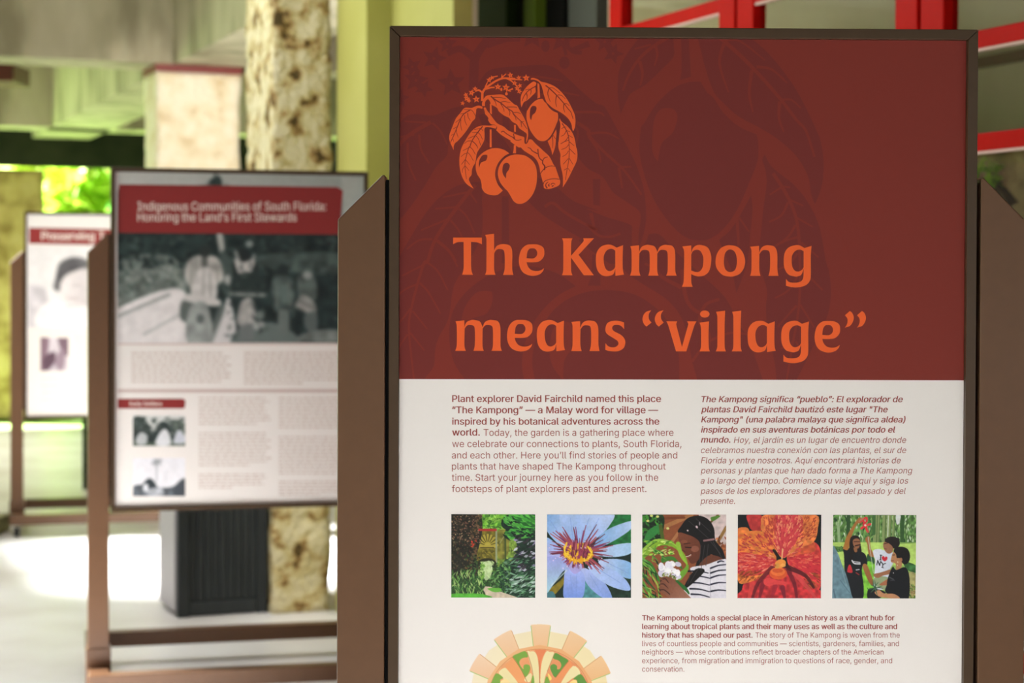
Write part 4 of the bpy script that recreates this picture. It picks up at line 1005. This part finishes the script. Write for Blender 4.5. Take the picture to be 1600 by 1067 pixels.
# ------------------------------------------------------------------ third sign
sign_c, panel_c = make_stand(s3, r3, 'farthest sign at the left with a portrait photograph below a red banner')
map_c = mapper(s3, r3)
q3 = lambda x, y: (x / 3.556, 250 + y / 3.556)                       # crop (0,250), scale 3.556
f = Flat(map_c, .0036)
f.fill([[q3(160, 375), q3(980, 392), q3(980, 480), q3(160, 465)]])
f.build('title_banner', M['banner'], panel_c, 'red title banner')
f = Flat(map_c, .0028)
lettering(f, 'Preserving T', 230 / 3.556, 582 / 3.556, 250 + 444 / 3.556, 13.0, .9)
f.build('title_text', M['cream'], panel_c, 'cream bold title text')
p = Pic((160, 475, 980, 925), 130, 72, (226, 222, 220), 31)
p.poly('160,700 260,720 260,930 160,930', (206, 200, 202), mottle=.1)
p.poly('330,690 350,610 420,580 500,600 540,660 540,760 480,810 400,800 350,760', (222, 214, 212), col2=(196, 188, 188), ang=0)
p.poly('300,710 312,640 330,570 400,536 470,545 530,590 560,680 540,650 480,596 410,612 360,640 336,680 332,720', (92, 90, 92), mottle=.25)
p.poly('240,800 380,780 520,820 640,820 680,925 220,925', (232, 226, 224)); p.line('400,690 440,690', 8, (170, 162, 162)); p.line('380,760 430,765', 8, (176, 160, 160)); p.line('370,800 440,800', 8, (190, 180, 180))
p.poly('600,700 980,640 980,925 640,925', (120, 124, 124), mottle=.3)
p.blur(1); p.grain(.035)
p.build('portrait_photograph', map_c, [q3(158, 478), q3(980, 490), q3(980, 930), q3(158, 930)], .0036, panel_c, 1.06, 'pale portrait photograph of a person with short dark hair')
p = Pic((222, 980, 378, 1170), 40, 48, (206, 196, 200), 32)
p.poly('222,980 270,985 262,1080 240,1170 222,1170', (130, 106, 116)); p.poly('320,980 378,980 378,1080 340,1060', (120, 98, 108)); p.poly('270,1060 300,1100 340,1080 330,1170 260,1170', (186, 176, 182)); p.poly('240,1100 300,1060 300,1120 250,1170', (92, 70, 82)); p.poly('300,1120 340,1040 360,1100 340,1170', (150, 130, 140))
p.blur(1); p.grain(.035)
p.build('small_photograph', map_c, [q3(224, 984), q3(380, 988), q3(380, 1172), q3(224, 1172)], .0036, panel_c, 1.06, 'small mauve photograph')
f = Flat(map_c, .0036)
rows(f, q3, 420, 900, 985, 1330, 12, .6, 1.3, 9)
f.build('text_block', M['fine'], panel_c)
f = Flat(map_c, .0036)
rows(f, q3, 230, 380, 1215, 1330, 4, .6, 1.2, 10)
f.build('text_block', M['fine'], panel_c)
f = Flat(map_c, .0038)
f.fill([[q3(160, 935), q3(980, 940), q3(980, 1425), q3(160, 1425)]])
f.build('lower_print', mat('printed_warm_white', L3(238, 229, 219), .5, .3), panel_c)
# ------------------------------------------------------------------ the pavilion, built on its own axes
# u runs right and away, v runs left and away; origin under the far coral pier
YAW = R(22)
U = Vector((math.cos(YAW), math.sin(YAW), 0)); V = Vector((-math.sin(YAW), math.cos(YAW), 0))
O = at(300, 438, 13.3); O.z = 0
def P(s, t, z=0.0): return O + U * s + V * t + Vector((0, 0, z))
def st(p):
    d = Vector(p) - O
    return d.dot(U), d.dot(V)
MB = Matrix(((U.x, V.x, 0, O.x), (U.y, V.y, 0, O.y), (0, 0, 1, 0), (0, 0, 0, 1)))

def struct(name, bm_or_mesh, mt, parent=None, smooth=False):
    me = bm_or_mesh if isinstance(bm_or_mesh, bpy.types.Mesh) else bm_mesh(bm_or_mesh, name, smooth)
    o = obj(name, me, mt, parent)
    if parent is None: o['kind'] = 'structure'
    return o

def bbox(bm, s0, s1, t0, t1, z0, z1, bevel=0.0):
    """box on the building axes"""
    vs = add_box(bm, ((s0 + s1) / 2, (t0 + t1) / 2, (z0 + z1) / 2), (s1 - s0, t1 - t0, z1 - z0), bevel, 2)
    for v in vs: v.co = MB @ v.co

# materials of the place
M['floor'] = noisy('pale_concrete_floor', [L3(200, 193, 184), L3(218, 213, 206), L3(228, 225, 220)], scale=1.3, detail=8, rough=0.38, bump=0.05, bscale=30, spec=0.35)
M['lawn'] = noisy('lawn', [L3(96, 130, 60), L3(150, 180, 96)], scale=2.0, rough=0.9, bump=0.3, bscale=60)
M['lawn_darkened'] = noisy('darkened_lawn', [L3(44, 58, 26), L3(66, 84, 40)], scale=2.0, rough=0.9, bump=0.3, bscale=60)  # unseen left lawn, darkened to cut its bounce light
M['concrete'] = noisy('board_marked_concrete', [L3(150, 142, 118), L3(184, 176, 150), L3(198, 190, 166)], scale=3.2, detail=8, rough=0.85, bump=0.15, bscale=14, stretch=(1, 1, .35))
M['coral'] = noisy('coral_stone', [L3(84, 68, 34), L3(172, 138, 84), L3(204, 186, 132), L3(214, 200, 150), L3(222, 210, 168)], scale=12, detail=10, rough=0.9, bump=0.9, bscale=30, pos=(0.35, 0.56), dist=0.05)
M['coral_pale'] = noisy('pale_coral_stone', [L3(214, 190, 148), L3(236, 222, 190), L3(242, 232, 208)], scale=7, detail=8, rough=0.9, bump=0.6, bscale=22, pos=(0.3, 0.6), dist=0.04)
M['coral_brick'] = noisy('tan_coral_block', [L3(140, 118, 66), L3(186, 164, 104), L3(196, 176, 120)], scale=5, detail=8, rough=0.9, bump=0.6, bscale=18)
M['mortar'] = noisy('stone_joint', [L3(96, 84, 52), L3(130, 116, 74)], scale=20, rough=0.95)
M['lime'] = noisy('lime_green_plaster', [L3(172, 168, 86), L3(180, 176, 98)], scale=2.5, rough=0.6, bump=0.06, bscale=40)
M['olive'] = noisy('olive_green_plaster', [L3(150, 140, 40), L3(160, 150, 52)], scale=2.5, rough=0.65, bump=0.06, bscale=40)
M['red_wood'] = noisy('red_gloss_paint', [L3(184, 8, 3), L3(190, 11, 5)], scale=8, rough=0.4, bump=0.05, bscale=60, spec=0.06)
M['maroon'] = mat('maroon_paint', L3(120, 44, 36), 0.5)
M['dark_green'] = mat('dark_green_paint', L3(34, 46, 14), 0.6, 0.08)
M['coral_dark'] = noisy('brown_rubble_stone', [L3(56, 46, 30), L3(128, 100, 68), L3(160, 136, 100)], scale=7, detail=10, rough=.95, bump=.8, bscale=20, pos=(.35, .6))  # dark brown mottled stone
M['moss_green'] = mat('moss_green_paint', L3(82, 98, 26), 0.6, 0.08)
M['darkened_ceiling'] = noisy('darkened_near_ceiling', [L3(58, 52, 36), L3(76, 68, 46)], scale=4, rough=0.7, stretch=(1, 8, 1))  # unseen near ceiling and beams, made dark to cut bounce onto the signs
M['shade'] = noisy('shaded_plaster', [L3(40, 44, 34), L3(54, 56, 44)], scale=3, rough=0.9, spec=.08)  # deep interior shade put into the plaster colour
M['taupe'] = noisy('grey_olive_plaster', [L3(190, 174, 152), L3(202, 188, 166)], scale=1.6, rough=0.8)
M['charcoal'] = noisy('charcoal_painted_wood', [L3(36, 40, 42), L3(48, 52, 52)], scale=14, rough=0.5, bump=0.15, bscale=30, stretch=(6, 6, .5))
M['bin_grey'] = mat('grey_laminate', L3(172, 166, 166), 0.5)
gm = mat('window_glass', (0.6, 0.62, 0.55), 0.05, 0.5); gn = gm.node_tree
mx = gn.nodes.new('ShaderNodeMixShader'); tr = gn.nodes.new('ShaderNodeBsdfTransparent'); gl = gn.nodes.new('ShaderNodeBsdfGlossy'); fr = gn.nodes.new('ShaderNodeFresnel')
gl.inputs['Roughness'].default_value = 0.04; tr.inputs[0].default_value = (0.82, 0.84, 0.76, 1)
ge = gn.nodes.new('ShaderNodeNewGeometry'); iv = gn.nodes.new('ShaderNodeMath'); iv.operation = 'SUBTRACT'; iv.inputs[0].default_value = 1.0
ml = gn.nodes.new('ShaderNodeMath'); ml.operation = 'MULTIPLY'                  # reflect on the outer faces only
gn.links.new(ge.outputs['Backfacing'], iv.inputs[1]); gn.links.new(fr.outputs[0], ml.inputs[0]); gn.links.new(iv.outputs[0], ml.inputs[1])
gn.links.new(ml.outputs[0], mx.inputs[0]); gn.links.new(tr.outputs[0], mx.inputs[1]); gn.links.new(gl.outputs[0], mx.inputs[2])
gn.links.new(mx.outputs[0], gn.nodes['Material Output'].inputs[0])
M['glass'] = gm

# floor slab, lawn, roof
bm = bmesh.new(); bbox(bm, -9, 12, -30, 5.75, -0.2, 0.0); struct('floor', bm, M['floor'])
bm = bmesh.new(); bbox(bm, -45, 30, 5.75, 60, -0.25, -0.03); struct('ground', bm, M['lawn'])
bm = bmesh.new(); bbox(bm, -30, -9, -30, 7.5, -0.25, -0.03); struct('lawn', bm, M['lawn_darkened'])
SOF, RF = 3.0, 3.75
bm = bmesh.new()
# roof slab, stretched left to block sun; three unseen openings added for sun patches
HOLES = [(-8.3, -5.75, -9.80, -8.86), (-7.99, -5.89, -5.47, -4.47), (-5.99, -3.69, -2.2, -0.26)]
bm2 = bmesh.new()
es = sorted({-14.5, 7.0} | {h[k] for h in HOLES for k in (0, 1)}); et = sorted({-20.0, -4.2, 8.0} | {h[k] for h in HOLES for k in (2, 3)})
for a_, b_ in zip(es, es[1:]):
    for c_, d_ in zip(et, et[1:]):
        if not any(h[0] <= a_ < h[1] and h[2] <= c_ < h[3] for h in HOLES): bbox(bm2 if d_ <= -4.2 else bm, a_, b_, c_, d_, RF, RF + .25)
struct('ceiling', bm2, M['darkened_ceiling'])
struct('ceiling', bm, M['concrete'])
# beams
for k, t in enumerate((-13.0, -8.6, -4.2, 0.0, 5.9)):
    bm = bmesh.new(); bbox(bm, -14.4, 6.9, t - .24, t + .24, SOF, RF)
    struct('trim_%d' % (k + 1), bm, M['concrete' if t > -5 else 'darkened_ceiling'])
for k, s in enumerate((-14.1, 0.12)):
    bm = bmesh.new(); bbox(bm, s - .30, s + .30, -19.5, 7.6, SOF, RF)
    struct('trim_%d' % (k + 6), bm, M['concrete'])

# ---- rough coral piers
def pier(name, s0, s1, t0, t1, z0, z1, mt, label, rough=0.02, cell=0.045, course=0.42, seed=0.0):
    bm = bmesh.new()
    sx, sy, sz = s1 - s0, t1 - t0, z1 - z0
    def face(o, a, b, na, nb):
        g = [[bm.verts.new(o + a * (i / na) + b * (j / nb)) for j in range(nb + 1)] for i in range(na + 1)]
        for i in range(na):
            for j in range(nb): bm.faces.new((g[i][j], g[i + 1][j], g[i + 1][j + 1], g[i][j + 1]))
    nx, ny, nz = [max(2, int(q / cell)) for q in (sx, sy, sz)]
    X, Y, Z = Vector((sx, 0, 0)), Vector((0, sy, 0)), Vector((0, 0, sz)); B = Vector((s0, t0, z0))
    face(B, X, Z, nx, nz); face(B + Y, X, Z, nx, nz); face(B, Y, Z, ny, nz); face(B + X, Y, Z, ny, nz); face(B, X, Y, nx, ny); face(B + Z, X, Y, nx, ny)
    bmesh.ops.remove_doubles(bm, verts=bm.verts, dist=1e-4)
    c = Vector(((s0 + s1) / 2, (t0 + t1) / 2, 0))
    for v in bm.verts:
        q = v.co * 1.0 + Vector((seed, seed * 2, seed * 3))
        n = noise.noise(q * 6) * .6 + noise.noise(q * 17) * .4
        row = (v.co.z - z0) / course; fr_ = abs(row - round(row)) * course
        joint = max(0.0, 1 - fr_ / .02) * .35
        d = Vector((v.co.x - c.x, v.co.y - c.y, 0))
        d = Vector((d.x / sx, d.y / sy, 0)).normalized()
        k = 1.0 if z0 + .02 < v.co.z < z1 - .02 else 0.3
        v.co += d * rough * (n - joint - .25) * k
        v.co = MB @ v.co
    o = obj(name, bm_mesh(bm, name, True), mt)
    o['group'] = 'coral stone piers and walls'
    return o

# far coral pier lit by the added spot, with maroon capping board
t = tag(pier('stone_pier', -.30, .30, -.22, .22, 0, 2.95, M['coral_pale'], '', .022, .05, .5, 3.1), 'far square pale coral stone pier brightly lit under the concrete beams', 'pier')
bm = bmesh.new(); bbox(bm, -.31, .31, -.235, .235, 2.945, SOF, .004)
obj('capping_board', bm_mesh(bm, 'capping_board'), M['maroon'], t, 'dull maroon board on top')
t.children[0].name = 'capping_board'
# nearer coral pier behind the middle sign
c2 = ground(425, 960); a2, b2_ = st(c2)
t = tag(pier('stone_pier', a2, a2 + .275, b2_, b2_ + .52, 0, SOF, M['coral'], '', .024, .03, .42, 7.7), 'tall narrow rough coral pier behind the middle sign beside the lime green wall', 'pier')

# lime green wall ends, stepping toward the camera from the coral pier
n1 = at(572, 438, 7.95); a1, b1 = st(n1)
bm = bmesh.new(); bbox(bm, a1, a1 + .115, b1, b2_ - .015, 0, SOF); struct('wall_left', bm, M['lime'])
a3 = a1 + .115; b3 = b1 - .76
bm = bmesh.new(); bbox(bm, a3, a3 + .08, b3, b1 + .03, 0, SOF); struct('wall_right', bm, M['lime'])
def on_s(px, s):
    """t coordinate where the sight line of a pixel column meets the wall plane s"""
    d = ray(px, 438); d0 = CAM - O
    k = (s - d0.dot(U)) / d.dot(U)
    return (d0 + d * k).dot(V)

M['black_paint'] = mat('black_paint', L3(16, 16, 13), .7, .05)
M['grey_green'] = mat('grey_green_paint', L3(78, 80, 70), .7, .1)
M['olive_mat'] = noisy('olive_fabric', [L3(120, 116, 72), L3(150, 146, 98)], scale=30, rough=.9)
M['maroon_dark'] = mat('dark_maroon_paint', L3(84, 24, 20), .5)
# ---- red glazed doors folded along the arcade
S3, T3 = st((1.11, 5.0, 0))
doors = []
def red_door(name, ta, tb, zs, label):
    """door leaf from ta (near) to tb (far) on the wall plane"""
    root = thing(name, label, 'door', P(S3, (ta + tb) / 2), YAW, 'red glazed doors')
    inv = Matrix.Translation(P(S3, (ta + tb) / 2)) @ Matrix.Rotation(YAW, 4, 'Z')
    def local(fn):
        bm = bmesh.new(); fn(bm); return bm
    h = (tb - ta) / 2; sw = 0.105
    for s in (-1, 1):
        obj('stile', bm_mesh(local(lambda b: add_box(b, (0, s * (h - sw / 2 - .004), 1.40), (0.048, sw, 2.78), .004)), 'stile'), M['red_wood'], root)
    for z in zs:
        hh = .046 if .2 < z < 2.7 else .16
        r = obj('rail', bm_mesh(local(lambda b: add_box(b, (0, 0, z), (0.040, 2 * (h - sw - .004), hh), .003)), 'rail'), M['red_wood'], root)
        obj('glazing_bead', bm_mesh(local(lambda b: add_box(b, (-.012, 0, z - hh / 2 - .004), (0.014, 2 * (h - sw - .006), .007))), 'glazing_bead'), M['bead'], r, 'pale putty line under the rail')
    obj('window_pane', bm_mesh(local(lambda b: add_box(b, (.006, 0, 1.40), (0.005, 2 * (h - sw - .006), 2.5))), 'window_pane'), M['glass'], root)
    return root
M['bead'] = mat('pale_putty', L3(214, 178, 164), 0.6)
ZS = [0.09, 0.55, 0.81, 1.07, 1.33, 1.59, 1.852, 2.115, 2.389, 2.72]
t2, t1 = T3 + 1.012, T3 + 1.975
red_door('red_door', T3 - 1.0, T3 - .004, ZS, 'nearest red glazed door showing at the right edge beside the front sign')
red_door('red_door', T3 + .004, t2 - .004, ZS, 'second red glazed door above the right half of the front sign')
red_door('red_door', t2 + .004, t1 - .004, ZS, 'third red glazed door above the middle of the front sign')
bm = bmesh.new(); bbox(bm, S3 - .05, S3 + .05, T3 - 2.2, t1 + 1.2, 2.80, 3.0); struct('trim_9', bm, M['red_wood'])

# dark green folded shutters between the red doors and the lime wall
ta = on_s(745, S3 - .02)
def strip(px0, px1, s, mt, name, parent, z1=2.8, th=.05):
    a_, b_ = on_s(px1, s), on_s(px0, s)
    bm = bmesh.new(); bbox(bm, s, s + th, a_, b_, 0.0, z1, .003)
    return obj(name, bm_mesh(bm, name), M[mt], parent)
dr = thing('door_shutter', 'dark green folded shutter between the lime wall and the red doors', 'shutter', (0, 0, 0))
strip(745, 790, S3 - .02, 'dark_green', 'panel', dr)
strip(790, 817, S3 + .03, 'shade', 'panel', dr)
strip(817, 834, S3 - .03, 'moss_green', 'edge_strip', dr)
strip(834, 879, S3 + .02, 'black_paint', 'panel', dr)
strip(879, 930, S3 + .04, 'grey_green', 'panel', dr)
strip(895, 927, S3 + .005, 'black_paint', 'crossbar', dr, 2.33)

# room behind the doors
bm = bmesh.new(); bbox(bm, S3 + 2.0, S3 + 2.2, -12.0, 3.0, 0, RF); struct('wall_back', bm, M['taupe'])
bm = bmesh.new(); bbox(bm, S3 + 1.96, S3 + 2.0, -12.0, 3.0, 2.42, 2.465); struct('trim_10', bm, M['maroon_dark'])
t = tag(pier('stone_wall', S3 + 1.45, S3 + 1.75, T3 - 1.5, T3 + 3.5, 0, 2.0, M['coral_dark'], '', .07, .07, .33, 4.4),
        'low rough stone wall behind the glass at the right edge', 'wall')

# ---- far end of the pavilion
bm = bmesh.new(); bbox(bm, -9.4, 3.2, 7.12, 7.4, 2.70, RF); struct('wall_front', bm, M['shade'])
lp = at(62, 438, 20.2); ls, lt = st(lp)
t = tag(pier('stone_pier', ls - 1.1, ls, 7.12, 7.55, 0, 2.66, M['coral_brick'], '', .02, .07, .34, 12.0), 'wide tan coral block pier at the far left edge', 'pier')
bm = bmesh.new(); pz = ground(134, 765); add_box(bm, (pz.x, pz.y, .55), (.04, .04, 1.1), .004)
tag(obj('post', bm_mesh(bm, 'post'), M['dark_green']), 'slim dark green post standing on the floor behind the farthest sign', 'post')
pz = ground(-42, 842); bm = bmesh.new(); add_box(bm, (pz.x - .06, pz.y + .2, .05), (.34, .4, .1), .012)
tag(obj('low_plinth', bm_mesh(bm, 'low_plinth'), M['olive_mat']), 'low olive plinth on the floor at the left edge', 'plinth')

# hanging maroon board and small lamp under the far beams
h0 = at(18, 118, 14.5)
bm = bmesh.new(); add_box(bm, (h0.x - .05, h0.y, h0.z), (.26, .5, .14), .006, rot=None)
for v in bm.verts: pass
tag(obj('hanging_board', bm_mesh(bm, 'hanging_board'), M['maroon_dark']), 'dark maroon board under the concrete beam at the upper left edge', 'board')

# ---- black cabinet with a slatted front in front of the coral pier
cb = ground(277, 965); ca, cbt = st(cb)
cab = thing('cabinet', 'black wooden cabinet with a grey side standing below the middle sign', 'cabinet', P(ca, cbt), YAW)
def loc_box(c, s, bev, name, mt, parent, label=None):
    bm = bmesh.new(); add_box(bm, c, s, bev); return obj(name, bm_mesh(bm, name), M[mt], parent, label)
W_, D_, H_ = .405, .36, .95
loc_box((W_ / 2, D_ / 2 + .01, H_ / 2), (W_ - .01, D_ - .02, H_ - .02), .004, 'body', 'charcoal', cab)
loc_box((-.002, D_ / 2 + .01, H_ / 2), (.012, D_ - .02, H_ - .04), .002, 'side_panel', 'bin_grey', cab, 'grey laminate side')
dp = loc_box((W_ / 2, .006, H_ / 2), (W_ - .10, .012, H_ - .12), .001, 'door', 'charcoal', cab)
for k in range(9):
    loc_box((.066 + k * (W_ - .132) / 8, -.002, H_ / 2), (.026, .008, H_ - .14), .002, 'slat', 'charcoal', dp)
for x in (.026, W_ - .026): loc_box((x, -.004, H_ / 2), (.05, .028, H_), .004, 'door_frame', 'charcoal', cab)
for z in (.035, H_ - .03): loc_box((W_ / 2, -.004, z), (W_ - .106, .028, .06), .004, 'door_frame', 'charcoal', cab)

# ---- sunlit garden beyond the far opening
def leafy(name, loc, rx, ry, z0, z1, n, size, mt, label, seed, stems=1):
    rs = random.Random(seed)
    root = thing(name, label, 'shrub', loc, 0, 'garden shrubs' if name == 'shrub' else None)
    vs, fs = [], []
    for i in range(n):
        while True:
            a = Vector((rs.uniform(-1, 1), rs.uniform(-1, 1), rs.uniform(-1, 1)))
            if .35 < a.length < 1: break
        c = Vector((a.x * rx, a.y * ry, (z0 + z1) / 2 + a.z * (z1 - z0) / 2))
        q = Matrix.Rotation(rs.uniform(0, 6.28), 3, 'Z') @ Matrix.Rotation(rs.uniform(-1.2, .4), 3, 'X')
        l = size * rs.uniform(.6, 1.4); w_ = l * .34
        k = len(vs)
        for x, y, z in ((0, -l / 2, 0), (w_ / 2, -l * .05, .02), (0, l / 2, -.06 * l), (-w_ / 2, -l * .05, .02)):
            vs.append(tuple(c + q @ Vector((x, y, z))))
        fs.append((k, k + 1, k + 2, k + 3))
    me = bpy.data.meshes.new('foliage'); me.from_pydata(vs, [], fs); me.update()
    obj('foliage', me, M[mt], root)
    for k in range(stems):
        bm = bmesh.new(); a = k * 2.1
        add_cyl(bm, (0.08 * math.cos(a), .08 * math.sin(a), -.03), (rx * .4 * math.cos(a), ry * .4 * math.sin(a), (z0 + z1) / 2), .045, 8, .02)
        obj('stem', bm_mesh(bm, 'stem'), M['bark'], root)
    return root
def leaf_mat(name, c):
    m = noisy(name, [L3(*[v * .75 for v in c]), L3(*c), L3(*[min(255, v * 1.12) for v in c])], scale=1.2, rough=.5)
    nt = m.node_tree; p = nt.nodes['Principled BSDF']
    tl = nt.nodes.new('ShaderNodeBsdfTranslucent'); ms = nt.nodes.new('ShaderNodeMixShader'); ms.inputs[0].default_value = .45
    cr = [n for n in nt.nodes if n.type == 'VALTORGB'][0]
    nt.links.new(cr.outputs['Color'], tl.inputs['Color'])
    nt.links.new(p.outputs[0], ms.inputs[1]); nt.links.new(tl.outputs[0], ms.inputs[2])
    nt.links.new(ms.outputs[0], nt.nodes['Material Output'].inputs[0])
    return m
M['leaf_light'] = leaf_mat('light_leaf', (226, 240, 150))
M['leaf_mid'] = leaf_mat('mid_leaf', (176, 210, 70))
M['leaf_dark'] = leaf_mat('dark_leaf', (90, 150, 60))
M['bark'] = noisy('bark', [L3(70, 56, 40), L3(110, 92, 70)], scale=12, rough=.9)
for i, (px, Y, rx, z0, z1, n, sz, mt, lab) in enumerate([
    (80, 25.5, .75, .3, 4.6, 700, .55, 'leaf_light', 'tall pale green shrub seen through the far opening beside the tan pier'),
    (122, 22.0, .45, .2, 3.2, 320, .6, 'leaf_mid', 'yellow green broad-leaved shrub in the middle of the far opening'),
    (232, 23.0, .6, .2, 3.4, 600, .5, 'leaf_dark', 'darker green shrub at the right of the far opening'),
    (-130, 27, 1.3, .2, 4.2, 900, .5, 'leaf_mid', 'green shrub behind the tan pier at far left'),
    (120, 33, 3.4, .2, 6.5, 1500, .7, 'leaf_light', 'large pale tree crown farthest back in the garden')]):
    g_ = at(px, 438, Y)
    leafy('shrub', (g_.x, g_.y, -.03), rx, rx * .8, z0, z1, n, sz, mt, lab, 40 + i, 3)
# fern in the rocks behind the right-hand glass
g_ = at(1538, 284, 6.5)
vine = leafy('fern', (g_.x, g_.y, g_.z - .06), .07, .06, 0.0, .13, 36, .075, 'leaf_mid', 'small bright green fern growing on the stone wall behind the glass', 77, 1)
vine['category'] = 'fern'
